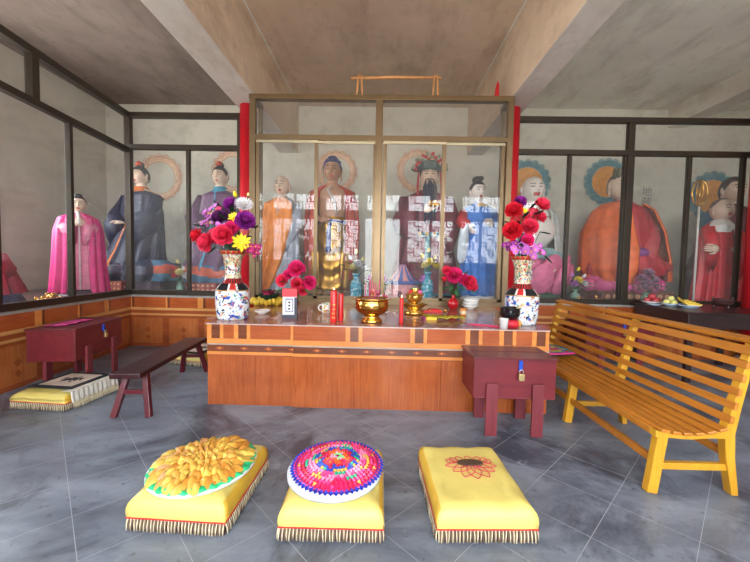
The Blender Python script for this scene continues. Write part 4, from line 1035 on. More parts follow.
def lerp(rows, sub=5):
    out = []
    for i in range(len(rows)-1):
        for k in range(sub):
            u = k/sub; u = u*u*(3-2*u); out.append(tuple(p+(q-p)*u for p, q in zip(rows[i], rows[i+1])))
    out.append(rows[-1]); return out
def drape(m, rows, mi=0, n=72, amp=.02, k=11, ph=0, a0=-PI, a1=PI, fall=1, T=None, tw=1.5):
    """rows (z, rx, ry, ox, oy) top to bottom; folds deepen downward; angle 0 = front (-y)"""
    rows = lerp(rows); rings = []; N = len(rows)-1; full = (a1-a0) > 2*PI-.01
    for i, (z, rx, ry, ox, oy) in enumerate(rows):
        ring = []; t = i/N; A = amp*(t**fall)
        for j in range(n):
            a = a0+(a1-a0)*(j/n if full else j/(n-1))
            f = 1 + A*(math.sin(k*a+ph+tw*t)+.5*math.sin((k*1.7)//1*a+2.1*ph+t*2))/max(rx, ry)*.5*3
            ring.append((ox+rx*f*math.sin(a), oy-ry*f*math.cos(a), z))
        rings.append(ring)
    m.loft(rings, (lambda i, j: mi(i/N, a0+(a1-a0)*(j/n if full else j/(n-1)))) if callable(mi) else mi, True, full, full, T)
def solid(o, t=.012):
    s = o.modifiers.new('thickness', 'SOLIDIFY'); s.thickness = t; s.offset = 0; return o
def sleeve(m, pts, rad, mi=0, hang=0, T=None, n=16):
    """tube sleeve whose lower side hangs further down towards the cuff"""
    rings = []; P = [Vector(p) for p in pts]; N = len(P)
    for i, p in enumerate(P):
        d = (P[min(i+1, N-1)]-P[max(i-1, 0)]).normalized(); u = Vector((0,0,1)); u = (u-d*u.dot(d))
        u = u.normalized() if u.length > .2 else Vector((0,-1,0)); w = d.cross(u); h = hang*(i/(N-1))**1.5
        rings.append([p + w*math.cos(2*PI*k/n)*rad[i]*(1+.10*math.sin(k*2.5+i)) + u*math.sin(2*PI*k/n)*rad[i] + Vector((0,0,-h*max(0, -math.sin(2*PI*k/n)))) for k in range(n)])
    m.loft(rings, mi, True, True, True, T)
def torso(m, zsh, w, zneck, rn, mi=0, ztop=None):
    drape(m, [(ztop or zneck+.12, rn, rn, 0, 0),(zneck, rn, rn*.95, 0, .0),(zneck-.04, rn*1.4, rn*1.1, 0, 0),(zsh, w*.86, w*.46, 0, .01),(zsh-.12, w*.84, w*.50, 0, 0),(zsh-.45, w*.62, w*.44, 0, 0),(zsh-.75, w*.66, w*.46, 0, 0)], mi, 32, 0)
def lotus(m, R, h, n, mi=0, tiers=3, z=0, sx=1, sy=1):
    for t in range(tiers):
        for k in range(n):
            a = 2*PI*(k+.5*(t % 2))/n; r = R*(1-.10*t)
            m.ell((0,0,0), (R*PI/n*1.15, R*.16, h*.55), mi if not callable(mi) else mi(t, k), 10, 7, X((r*sx*math.sin(a), -r*sy*math.cos(a), z+h*(.45+.28*t)), 0, 0, a) @ X(rx=.35))
SK = MT['skin']
def fig(name, label, px, py_foot, Y, rz=0, cat='statue'):
    p = aty(px, py_foot, Y); return thing(name, label, cat, (p.x, Y, .881), rz), p
def zz(py, Y, px=380): return aty(px, py, Y).z - .881
hairm = M('painted_black_hair', (34,32,38), .45, 0, .2, 10, .1)

def halo(label, px, py, Y, R, scal, fill, ringc, edge):
    p = aty(px, py, Y); t = thing('painted_halo', label, 'halo', (p.x, YB-.012, p.z))
    m = MB(); n = 96
    def circ(r, y): return [(r*math.sin(2*PI*k/n), y, r*math.cos(2*PI*k/n)) for k in range(n)]
    m.loft([circ(R*.72, 0), circ(R*.72, -.006), circ(R*.75, -.009), circ(R*.96, -.009), circ(R, -.004), circ(R, .004)], lambda i, j: 0 if i in (1, 3) else 1, False, False)
    k2 = 18
    for k in range(k2):
        a = 2*PI*k/k2; cx, cz = R*.95*math.sin(a), R*.95*math.cos(a)
        for r in ((.17,.125,.08,.04) if scal else (.15,.105,.06)):
            m.loft([[(cx+R*r*math.sin(2*PI*q/14), -.011-.004*(.18-r)*8, cz+R*r*math.cos(2*PI*q/14)) for q in range(14)]]*1 + [[(cx+R*(r-.028)*math.sin(2*PI*q/14), -.012-.004*(.18-r)*8, cz+R*(r-.028)*math.cos(2*PI*q/14)) for q in range(14)]], 1 if r in (.125,.105,.04) else 2, False, False)
    build('scalloped_ring', m, [ringc, edge, ringc], t)
    if fill:
        m = MB(); m.loft([circ(R*.78, .003), circ(R*.78, -.004), circ(.01, -.004)], 0, False, False); build('disc', m, fill, t)
    return t
rg, eg = M('halo_tan', (194,142,112), .7), M('halo_pale', (222,192,166), .7)
bl, be = M('halo_turquoise', (110,160,166), .7), M('halo_dark_blue', (70,110,126), .7)
og = M('halo_orange', (214,146,66), .7)
halo('tan scalloped painted halo behind the navy robed figure', 160, 178, YB, .52, 0, None, rg, eg)
halo('tan scalloped painted halo behind the purple robed figure', 234, 172, YB, .50, 0, None, rg, eg)
halo('tan scalloped painted halo behind the standing golden figure in red cape', 336, 172, YB, .47, 0, None, rg, eg)
halo('tan scalloped painted halo behind the bearded figure in pompom crown', 418, 171, YB, .48, 0, None, rg, eg)
halo('orange halo with blue scallops behind the bald smiling figure', 527, 183, YB, .50, 1, og, bl, be)
halo('orange halo with blue scallops behind the large seated red robed figure', 607, 182, YB, .50, 1, og, bl, be)
halo('orange halo with blue scallops behind the dark haired figure at far right', 712, 197, YB, .54, 1, og, bl, be)

# --- standing, orange cape (left in the case)
def monk():
    Y = 7.0; t, p = fig('monk_statue', 'standing bald figure in orange cape and pale robe, left in the glass case', 282, 290, Y, -.15)
    hz = zz(188, Y); r = .20; m = MB()
    head(m, (0,-.02,hz), r, .1); torso(m, hz-.36, .34, hz-.20, .09, 0)
    hand(m, (.10,-.26,hz-.62), (-.3,-.3,1), (1,0,.2), 1.3); hand(m, (.02,-.27,hz-.66), (.2,-.3,1), (-1,0,.2), 1.3, 0, -1)
    build('body', m, [MT['skin'], MT['lip'], MT['ink']], t)
    m = MB(); drape(m, [(hz-.22,.10,.10,0,0),(hz-.34,.30,.18,0,0),(hz-.6,.32,.2,0,0),(hz-1.1,.30,.20,.02,0),(.5,.30,.22,.03,0),(.02,.34,.26,.04,0)], lambda u, a: 1 if u > .95 else 0, 72, .02, 13, 1)
    sleeve(m, [(.30,0,hz-.40),(.32,-.10,hz-.62),(.16,-.22,hz-.64)], [.10,.11,.11], 0, .55)
    build('under_robe', m, [M('pale_blue_grey_robe', (170,182,200), .6), M('robe_blue_hem', (80,100,160), .6)], t)
    m = MB(); drape(m, [(hz-.24,.13,.14,.0,.0),(hz-.36,.36,.27,.02,-.03),(hz-.7,.40,.34,.02,-.03),(hz-1.1,.38,.34,-.05,-.03),(.6,.32,.30,-.14,-.04),(.25,.26,.26,-.24,-.06),(.02,.22,.22,-.34,-.08)], 0, 80, .03, 12, 0, -PI*.95, .85)
    solid(build('cape', m, M('orange_cape', (242,138,34), .55), t), .02)
    m = MB()
    for k in range(30):
        a = PI*k/29; m.ell((.02+.15*math.cos(a)*1.0, -.22-.03*math.sin(a), hz-.34-.42*math.sin(a)), .018, 0, 8, 6)
    build('bead_string', m, MT['white'], t)
    m = MB(); lotus(m, .36, .1, 14, 0, 1, -.0); m.cyl((0,0,0), .36, .06, 28); build('pedestal', m, M('maroon_pedestal', (110,60,66), .5), t)
monk()

# --- central golden Buddha-like standing figure
def golden():
    Y = 7.15; t, p = fig('golden_statue', 'standing golden figure with blue hair, bare chest and red cape', 331, 291, Y, .02)
    hz = zz(172, Y); r = .235; m = MB()
    head(m, (0,-.02,hz), r, 0, .08, 1.0, 0, 1.5); torso(m, hz-.42, .44, hz-.24, .11, 0)
    # left forearm across the belly
    m.tube([(-.40,.0,hz-.46),(-.42,-.06,hz-.82),(-.22,-.24,hz-1.00)], [.085,.075,.05], 12); hand(m, (-.21,-.25,hz-1.0), (1,-.2,.1), (0,-1,.2), 1.5)
    m.tube([(.40,.0,hz-.46),(.43,-.04,hz-.90),(.40,-.12,hz-1.2)], [.085,.07,.05], 12); hand(m, (.40,-.12,hz-1.2), (0,-.2,-1), (1,0,0), 1.5)
    for s in (-1,1): m.ell((s*.11,-.16,.05), (.07,.14,.05), 0, 12, 7)
    build('body', m, [MT['skin_g'], MT['lip'], MT['ink']], t)
    m = MB(); T = X((0,-.02,hz), .08); hair(m, T, r, .68, -.3, 1, (.42,.05,1.02,.26), 1.10)
    for k in range(90):
        e = .55+1.0*rnd.random(); a = rnd.uniform(-PI, PI)
        if abs(a) < .8 and e < .8: continue
        m.ell((.84*r*math.cos(e)*math.sin(a), -.95*r*math.cos(e)*math.cos(a), 1.10*r*math.sin(e)), r*.09, 0, 6, 4, T)
    build('blue_curled_hair', m, M('ultramarine_hair', (40,56,120), .5), t)
    # golden wrapped skirt with U shaped folds
    m = MB(); rows = lerp([(hz-.92,.27,.20,0,0),(hz-1.05,.29,.22,0,0),(hz-1.3,.33,.25,0,0),(hz-1.7,.34,.26,0,0),(.45,.34,.26,0,0),(.12,.38,.28,0,0),(.07,.36,.27,0,0)], 12); rings = []
    for i, q in enumerate(rows):
        ring = []
        for j in range(90):
            a = -PI+2*PI*j/90; u = abs(math.sin(a)) if abs(a) < PI/2 else 1
            f = 1+.075*math.sin((q[0]*15) - 5.0*u*u) * min(1, i/14) + .02*math.sin(a*14)*min(1, i/30)
            ring.append((q[1]*f*math.sin(a), -q[2]*f*math.cos(a), q[0]))
        rings.append(ring)
    m.loft(rings, 0, True); build('golden_skirt', m, MT['gold'], t)
    m = MB(); m.tube([(.30*math.sin(a), -.23*math.cos(a), hz-1.02+.02*math.cos(a*2)) for a in [2*PI*k/28 for k in range(29)]], .022, 8)
    m.tube([(0,-.25,hz-1.02),(-.02,-.30,hz-1.2),(-.03,-.31,hz-1.45),(-.02,-.32,hz-1.62)], [.03,.045,.05,.06], 10); m.ell((0,-.26,hz-1.02),(.05,.03,.04))
    build('blue_sash', m, M('ultramarine_sash', (44,70,140), .5), t)
    m = MB(); drape(m, [(hz-.30,.20,.17,0,.03),(hz-.42,.44,.26,0,.02),(hz-.65,.49,.30,0,0),(hz-1.1,.52,.33,0,0),(.75,.50,.34,0,0),(.30,.46,.32,0,0)], 0, 80, .03, 13, 0, .62, 2*PI-.50)
    solid(build('red_cape', m, M('red_brown_cape', (178,62,48), .55), t), .02)
    m = MB(); drape(m, [(.85,.50,.34,0,0),(.5,.48,.34,0,0),(.12,.44,.30,0,0)], 0, 60, .03, 15, 0, .45, 2*PI-.45); solid(build('gold_side_drape', m, MT['gold'], t), .02)
    m = MB(); m.tube([(.03,-.27,hz-.36),(-.05,-.33,hz-.42),(.10,-.30,hz-.7),(.12,-.28,hz-.9)], [.02,.02,.018,.014], 6); build('chest_ribbon', m, M('grey_ribbon', (190,186,186), .5), t)
    m = MB(); lotus(m, .44, .12, 14, 0, 1, .0); m.cyl((0,0,0), .42, .07, 30); build('pedestal', m, M('dark_gold_pedestal', (130,96,60), .5), t)
golden()

# --- bearded seated figure with pompom crown holding an ingot
def wealth():
    Y = 7.15; t, p = fig('bearded_statue', 'seated black bearded figure in maroon robe and pompom crown', 424, 291, Y, -.04)
    hz = zz(177, Y); r = .235; m = MB()
    head(m, (.04,-.04,hz), r, 0, .0); torso(m, hz-.42, .46, hz-.24, .11)
    hand(m, (-.06,-.42,hz-.72), (.8,-.2,.5), (0,-1,.2), 1.7); hand(m, (.34,-.34,hz-1.15), (-.4,-.6,-.4), (0,0,1), 1.6, 0, -1)
    build('body', m, [MT['skin'], MT['lip'], MT['ink']], t)
    mr = M('maroon_robe', (112,40,58), .55); teal = M('teal_trim', (60,120,130), .5)
    m = MB(); drape(m, [(hz-.26,.13,.13,0,0),(hz-.40,.44,.26,0,0),(hz-.75,.50,.32,0,0),(hz-1.1,.44,.34,0,0),(hz-1.2,.46,.36,0,0),(.75,.56,.42,0,-.0),(.45,.60,.44,0,-.0),(.03,.62,.42,0,.0)], lambda u, a: 1 if .50 < u < .56 or u > .965 or (abs(a) < .09 and u > .55) else 0, 90, .03, 13)
    sleeve(m, [(-.40,0,hz-.46),(-.50,-.16,hz-.85),(-.20,-.38,hz-.78)], [.15,.17,.16], 0, .45); sleeve(m, [(.40,0,hz-.46),(.52,-.14,hz-.9),(.36,-.30,hz-1.12)], [.15,.17,.16], 0, .4)
    build('robe', m, [mr, teal], t)
    m = MB(); m.tube([(-.44*math.cos(a)*1, -.37*math.sin(a), hz-1.15) for a in [PI*k/20 for k in range(21)]], .035, 8)
    for k in range(9): m.ell((-.44*math.cos(PI*(k+1)/10), -.40*math.sin(PI*(k+1)/10), hz-1.15), .04, 1, 10, 6)
    build('belt', m, [teal, MT['gold']], t)
    m = MB(); T = X((.04,-.04,hz)); hair(m, T, r, .5, -.3)
    build('hair', m, hairm, t)
    m = MB()
    for x, w in ((0,.10),(-.10,.045),(.10,.045)): m.tube([(.04+x*.8,-.22,hz-.12),(.04+x,-.29,hz-.25),(.04+x*.9,-.37,hz-.6),(.04+x*.8,-.39,hz-.95)], [w*.35,w*.8,w*.85,.015], 12)
    m.tube([(-.06,-.245,hz-.11),(0,-.265,hz-.085),(.04,-.27,hz-.09),(.08,-.265,hz-.085),(.14,-.245,hz-.11)], [.006,.012,.009,.012,.006], 6)
    build('long_beard', m, M('dark_blue_black_beard', (36,44,66), .5), t)
    m = MB(); m.lathe([(.20,-.02),(.225,.02),(.215,.10),(.16,.17),(.10,.20)], (.04,-.02,hz+.12), 24)
    m.box((.04,-.20,hz+.20),(.22,.06,.10)); m.ell((-.20,.0,hz+.17),(.12,.03,.06),0,12,6); m.ell((.28,.0,hz+.17),(.12,.03,.06),0,12,6)
    crown = build('crown', m, M('dark_teal_crown', (60,84,84), .5), t)
    m = MB()
    for k in range(26):
        a = -1.5+3.0*k/25; rr = .27+.06*(k % 2); m.ell((.04+rr*math.sin(a), -.10-.10*math.cos(a)*(k % 3)/2, hz+.12+.28*math.cos(a)*(.75+.3*(k % 3)/2)), .036, k % 2, 8, 6)
    build('pompoms', m, [M('red_pompom', (190,56,60), .6), M('pale_pompom', (150,150,130), .6)], crown)
    m = MB()
    for s in (-1, 1): m.tube([(.04+s*.21,-.10,hz+.10),(.04+s*.23,-.16,hz-.2),(.04+s*.22,-.24,hz-.55)], [.014,.018,.02], 8)
    build('tassels', m, M('red_tassel', (186,44,60), .6), crown)
    m = MB(); m.ell((.12,-.50,hz-.62),(.13,.06,.05),0,14,8, None); m.ell((.12,-.50,hz-.57),(.05,.05,.05),0,10,6); m.ell((.03,-.50,hz-.58),(.035,.04,.05)); m.ell((.21,-.50,hz-.58),(.035,.04,.05))
    build('golden_ingot', m, MT['goldfig'], t)
wealth()
# pink and blue stepped mound in front of it
p = aty(402, 291, 6.34); t = thing('painted_mound', 'pink and blue painted mound with scalloped edges before the bearded figure', 'ornament', (p.x, 6.32, .881))
m = MB(); drape(m, [(.62,.05,.05,0,0),(.50,.12,.10,0,0),(.36,.22,.14,0,0),(.33,.30,.17,0,0)], lambda u, a: (1 if int(a*3+10) % 2 else 0), 60, .01, 9)
drape(m, [(.33,.28,.2,0,0),(.30,.33,.23,0,0),(.27,.29,.21,0,0)], 1, 60, .02, 12); drape(m, [(.27,.27,.2,0,0),(.12,.31,.22,0,0),(0,.36,.25,0,0)], 0, 60, .02, 10)
m.ell((-.05,-.23,.10),(.04,.02,.06),2,10,6); m.ell((0,0,.66),.05,2)
build('mound_body', m, [M('dusty_pink_paint', (206,140,144), .6), M('slate_blue_paint', (80,104,166), .6), M('dark_plum_paint', (96,50,70), .6)], t)
for k, (px, dy) in enumerate(((383,-.38),(424,-.36),(371,-.25))):
    q = aty(px, 289, 6.55+dy); lt = thing('paper_lotus', ('pink and green paper lotus left of the painted mound','pink and green paper lotus right of the painted mound','small pink paper lotus by the centre post of the case')[k], 'flower', (q.x, 6.55+dy, .881))
    m = MB()
    for n, tl, z in ((8,.3,.30),(7,.8,.32),(5,1.2,.33)):
        for i in range(n): m.petal(X((0,0,z), rz=2*PI*i/n+tl)@X(rx=tl), .12, .07, .3, 0, .7)
    build('petals', m, PK['mauve'], lt); m = MB()
    for i in range(8): m.petal(X((0,0,.27), rz=2*PI*i/8)@X(rx=-.1), .15, .09, .1, 0, .7)
    m.lathe([(.06,0),(.03,.03),(.015,.06),(.015,.30)], n=10); build('leaves', m, GR, lt)

# --- blue robed lady
def lady():
    Y = 6.6; t, p = fig('blue_robed_statue', 'standing figure in bright blue robe with black topknot, right in the glass case', 477, 291, Y, .12)
    hz = zz(191, Y); r = .19; m = MB()
    head(m, (-.06,-.02,hz), r, .1); torso(m, hz-.36, .32, hz-.19, .08)
    hand(m, (-.26,-.20,hz-.62), (.1,-.5,-.6), (-1,-.2,0), 1.3); hand(m, (.14,-.28,hz-.62), (-.7,-.3,.3), (0,-1,0), 1.3, 0, -1)
    build('body', m, [MT['skin_w'], MT['lip'], MT['ink']], t)
    m = MB(); T = X((-.06,-.02,hz), 0, 0, .1); hair(m, T, r, .62, -.3, 1, (.5,.15,1.15,.4)); m.ell((.35*r,.1*r,1.35*r),(.3*r,.3*r,.25*r),0,10,6,T); build('hair', m, hairm, t)
    m = MB(); drape(m, [(hz-.20,.10,.10,-.03,0),(hz-.32,.32,.19,0,0),(hz-.6,.36,.23,.03,0),(hz-1.1,.36,.26,.06,0),(.5,.38,.28,.08,0),(.08,.42,.30,.09,0)], lambda u, a: 1 if u > .975 else (2 if abs(a-.95) < .05 or (u < .12 and abs(a) < .5) else 0), 80, .022, 12, 2)
    sleeve(m, [(.30,0,hz-.38),(.36,-.10,hz-.60),(.20,-.24,hz-.62)], [.11,.12,.12], 0, .75)
    build('blue_robe', m, [M('bright_blue_robe', (44,116,204), .55), MT['white'], M('gold_robe_trim', (196,170,110), .5)], t)
    m = MB(); sleeve(m, [(-.28,0,hz-.38),(-.36,-.08,hz-.55),(-.30,-.18,hz-.62)], [.10,.11,.09], 0, .1); build('red_sleeve', m, M('red_sleeve_cloth', (186,50,56), .55), t)
    m = MB(); drape(m, [(hz-.60,.07,.05,-.32,-.16),(hz-.9,.10,.05,-.35,-.16),(hz-1.2,.08,.04,-.38,-.16),(hz-1.3,.03,.02,-.38,-.16)], 0, 30, .01, 5); build('hanging_sleeve', m, M('pale_blue_scarf', (196,206,216), .6), t)
    m = MB(); drape(m, [(.09,.36,.27,.08,-.02),(.03,.40,.30,.08,-.03),(.0,.40,.30,.08,-.03)], 0, 50, .01, 12); build('white_hem', m, MT['white'], t)
lady()

# --- two seated figures at the left, in navy and in purple
def seated(name, label, px, pyh, Y, rz, robe, collar, skin, plain=False):
    t, p = fig(name, label, px, 290, Y, rz); hz = zz(pyh, Y); r = .192; m = MB()
    head(m, (0,-.02,hz), r, 0, .08); torso(m, hz-.40, .40, hz-.22, .10)
    hand(m, (-.08,-.50,hz-1.02), (.8,-.2,.1), (0,-.2,1), 1.4); hand(m, (.08,-.50,hz-1.0), (-.8,-.2,.1), (0,-.2,1), 1.4, 0, -1)
    build('body', m, [skin, MT['lip'], MT['ink']], t)
    m = MB(); T = X((0,-.02,hz), .08); hair(m, T, r, .60, -.35, 1, (.40,.1,1.15,.36)); hr = build('hair', m, hairm, t)
    m = MB(); m.lathe([(.06,0),(.07,.025),(.045,.07),(.01,.10)], (0,-.06,hz+.205), 14); build('red_ornament', m, M('red_gold_ornament', (190,80,50), .4), hr)
    m = MB(); drape(m, [(hz-.22,.12,.12,0,0),(hz-.28,.15,.14,0,-.01),(hz-.36,.26,.18,0,-.02)], 0, 40, .004, 8); build('collar', m, collar, t)
    m = MB(); drape(m, [(hz-.28,.14,.13,0,0),(hz-.40,.39,.24,0,0),(hz-.75,.45,.30,0,0),(hz-1.1,.46,.36,0,-.03),(.75,.52,.48,0,-.12),(.55,.56,.55,0,-.16),(.42,.54,.54,0,-.16)], lambda u, a: 1 if abs(a) < .035 else 0, 90, .028, 13)
    sleeve(m, [(-.36,0,hz-.45),(-.48,-.16,hz-.85),(-.16,-.46,hz-1.0)], [.14,.17,.16], 0, .40); sleeve(m, [(.36,0,hz-.45),(.48,-.16,hz-.85),(.16,-.46,hz-1.0)], [.14,.17,.16], 0, .40)
    build('robe', m, [robe, collar], t)
    m = MB(); drape(m, [(.62,.45,.42,0,-.14),(.50,.60,.56,0,-.16),(.34,.62,.56,0,-.16),(.20,.54,.5,0,-.16)], lambda u, a: 3 if plain and abs(a) < 1.1 else (1 if (.30+.12*math.sin(a*3) < u < .66+.1*math.sin(a*4)) else (2 if u > .8 else 0)), 90, .05, 9)
    m.v = [(x*(1.4 if plain else 1), y, z) for x, y, z in m.v]
    build('lap_drape', m, [M('blue_drape', (70,116,150), .6), M('orange_red_drape', (196,84,54), .6), M('blue_drape', (70,116,150), .6), robe], t)
    m = MB(); drape(m, [(.3,.40,.4,0,-.12),(.12,.42,.42,0,-.12),(0,.44,.44,0,-.12)], 0, 60, .02, 14); build('inner_skirt', m, M('dusty_mauve_cloth', (120,88,110), .6), t)
    m = MB(); m.bb(-.30,.30,-.72,-.50,0,.20); fs = build('footstool', m, M('red_brown_footstool', (140,52,42), .5), t, .01)
    m = MB()
    for k in range(6):
        for j in range(2): m.ell((-.24+.096*k, -.722, .06+.09*j), (.03,.008,.028), 0, 10, 5)
    build('gold_studs', m, M('pale_stud', (196,140,110), .5), fs)
    m = MB(); m.bb(-.5,.5,.05,.5,0,.55); build('seat_block', m, M('dark_seat_block', (70,52,50), .6), t, .01)
seated('navy_robed_statue', 'seated figure in plain navy robe with orange collar, behind the corner post', 143, 180, 7.3, -.25, M('navy_robe', (34,40,66), .5), M('orange_collar', (206,110,48), .6), MT['skin'], True)
seated('purple_robed_statue', 'seated figure in purple robe with turquoise collar left of the red column', 221, 179, 7.3, -.08, M('purple_robe', (96,62,96), .5), M('turquoise_collar', (60,140,170), .6), MT['skin'])

# --- pink robed figure behind the left glazing
def pink():
    o = Vector((-4.98, 5.72, .881)); t = thing('pink_robed_statue', 'standing figure in magenta cape behind the left glass wall', 'statue', o, math.radians(38))
    hz = 1.80; r = .165; m = MB(); t.scale = (.83,.83,.83)
    head(m, (0,-.02,hz), r); torso(m, hz-.28, .26, hz-.15, .065, 0, )
    hand(m, (-.05,-.24,hz-.42), (.5,-.2,.7), (-.3,-1,0), 1.1); hand(m, (.06,-.24,hz-.42), (-.4,-.2,.8), (.3,-1,0), 1.1, 0, -1)
    build('body', m, [MT['skin'], MT['lip'], MT['ink']], t)
    m = MB(); T = X((0,-.02,hz)); hair(m, T, r, .7, -.3, 1, (.4,.1,1.05,.25)); build('hair', m, hairm, t)
    m = MB(); drape(m, [(hz-.16,.08,.08,0,0),(hz-.27,.22,.14,0,0),(hz-.5,.22,.16,0,0),(.5,.24,.18,0,0),(.13,.29,.22,0,0)], lambda u, a: 1 if u > .95 or abs(a) < .08 else 0, 70, .02, 12)
    sleeve(m, [(-.2,-.02,hz-.32),(-.22,-.12,hz-.46),(-.06,-.24,hz-.46)], [.08,.085,.08], 0, .28); sleeve(m, [(.2,-.02,hz-.32),(.22,-.12,hz-.46),(.08,-.24,hz-.46)], [.08,.085,.08], 0, .28)
    build('robe', m, [M('pale_pink_robe', (222,130,160), .55), M('pale_grey_trim', (206,196,200), .5)], t)
    m = MB(); drape(m, [(hz-.17,.12,.11,0,.02),(hz-.27,.30,.19,0,0),(hz-.5,.36,.25,0,0),(.6,.39,.28,0,0),(.10,.43,.32,0,0),(.07,.42,.31,0,0)], 0, 90, .03, 12, 0, .42, 2*PI-.42)
    solid(build('magenta_cape', m, M('magenta_cape', (214,34,122), .5), t), .015)
    m = MB(); m.tube([(.02,-.27,hz-.40),(.0,-.26,hz-.16)], .025, 8); build('held_tablet', m, MT['white'], t)
    m = MB(); m.lathe([(.42,0),(.42,.04),(.36,.07),(.34,.11)], n=32); build('pedestal', m, M('dark_pedestal', (60,44,56), .5), t)
pink()
# red draped figure at the frame's left edge
t = thing('red_robed_statue', 'figure in dark red robe over blue skirt at the left edge of the photo', 'statue', (-4.98, 4.22, .881), math.radians(50))
m = MB(); head(m, (0,-.02,.86), .13); torso(m, .62, .24, .74, .055); hand(m, (-.04,-.24,.46), (.7,-.2,.1), (0,-.3,1), 1); hand(m, (.05,-.24,.47), (-.7,-.2,.1), (0,-.3,1), 1, 0, -1); build('body', m, [MT['skin'], MT['lip'], MT['ink']], t)
m = MB(); hair(m, X((0,-.02,.86)), .13, .7, -.3, 1, (.4,.1,1.05,.25)); build('hair', m, hairm, t)
m = MB(); drape(m, [(.74,.08,.08,0,0),(.64,.24,.16,0,0),(.45,.33,.27,0,-.02),(.28,.38,.33,0,-.04),(.16,.41,.36,0,-.04)], 0, 80, .03, 11); sleeve(m, [(-.2,0,.6),(-.26,-.14,.48),(-.06,-.24,.46)], [.09,.1,.09], 0, .16); sleeve(m, [(.2,0,.6),(.26,-.14,.48),(.06,-.24,.46)], [.09,.1,.09], 0, .16)
build('robe', m, M('crimson_robe', (150,20,50), .55), t)
m = MB(); drape(m, [(.25,.36,.32,0,-.03),(.1,.40,.36,0,-.03),(0,.42,.38,0,-.03)], 0, 60, .02, 12); build('skirt', m, M('slate_blue_skirt', (60,74,110), .6), t)
t = thing('gold_ingots', 'small heap of golden foil ingots behind the left glass wall', 'offering', (-4.56, 4.78, .881))
m = MB()
for k in range(8):
    a = k*2.4; q = .02*k; m.ell((q*math.cos(a), q*math.sin(a), .035+.05*(k < 3)), (.06,.035,.03), 0, 10, 6, X(rz=0))
    for s in (-1,1): m.ell((q*math.cos(a)+s*.045, q*math.sin(a), .06+.05*(k < 3)), (.02,.03,.03), 0, 8, 5)
build('foil', m, MT['goldfig'], t)

# --- bald smiling figure on pink lotus, right of the case
def smiling():
    Y = 7.4; t, p = fig('smiling_statue', 'seated bald smiling pale figure above a pink lotus behind the right vase', 528, 290, Y, 0); hz = zz(188, Y); r = .26; m = MB()
    head(m, (0,-.05,hz), r, 0, 0, 1.16, 1, 1.6); torso(m, hz-.42, .52, hz-.26, .15)
    m.ell((0,-.16,hz-.85),(.42,.34,.36),0,24,14)
    hand(m, (-.35,-.42,.62), (.5,-.5,-.1), (0,-.3,1), 1.6); hand(m, (.35,-.42,.62), (-.5,-.5,-.1), (0,-.3,1), 1.6, 0, -1)
    build('body', m, [MT['skin_w'], MT['lip'], MT['ink']], t)
    m = MB(); drape(m, [(hz-.34,.30,.22,0,.03),(hz-.46,.50,.32,0,0),(hz-.8,.55,.4,0,0),(.75,.62,.48,0,0),(.55,.66,.52,0,0)], 0, 80, .03, 12, 0, .55, 2*PI-.55)
    solid(build('open_robe', m, M('pale_grey_robe', (180,184,180), .6), t), .02)
    m = MB(); drape(m, [(1.0,.44,.40,0,-.05),(.88,.60,.5,0,-.08),(.78,.56,.46,0,-.06)], 0, 70, .03, 12); build('lap_cloth', m, M('pale_teal_cloth', (140,176,176), .6), t)
    m = MB(); lotus(m, .64, .62, 9, lambda a, b: 0, 2, .10, 1.1, .9); m.lathe([(.56,.12),(.60,.4),(.5,.78)], n=36, sx=1.05, sy=.9); lo = build('pink_lotus_seat', m, M('pink_lotus_paint', (222,110,150), .55), t)
    m = MB(); m.lathe([(.60,0),(.62,.05),(.55,.10),(.50,.14)], n=36); build('green_base', m, M('dark_green_base', (50,90,66), .5), lo)
smiling()

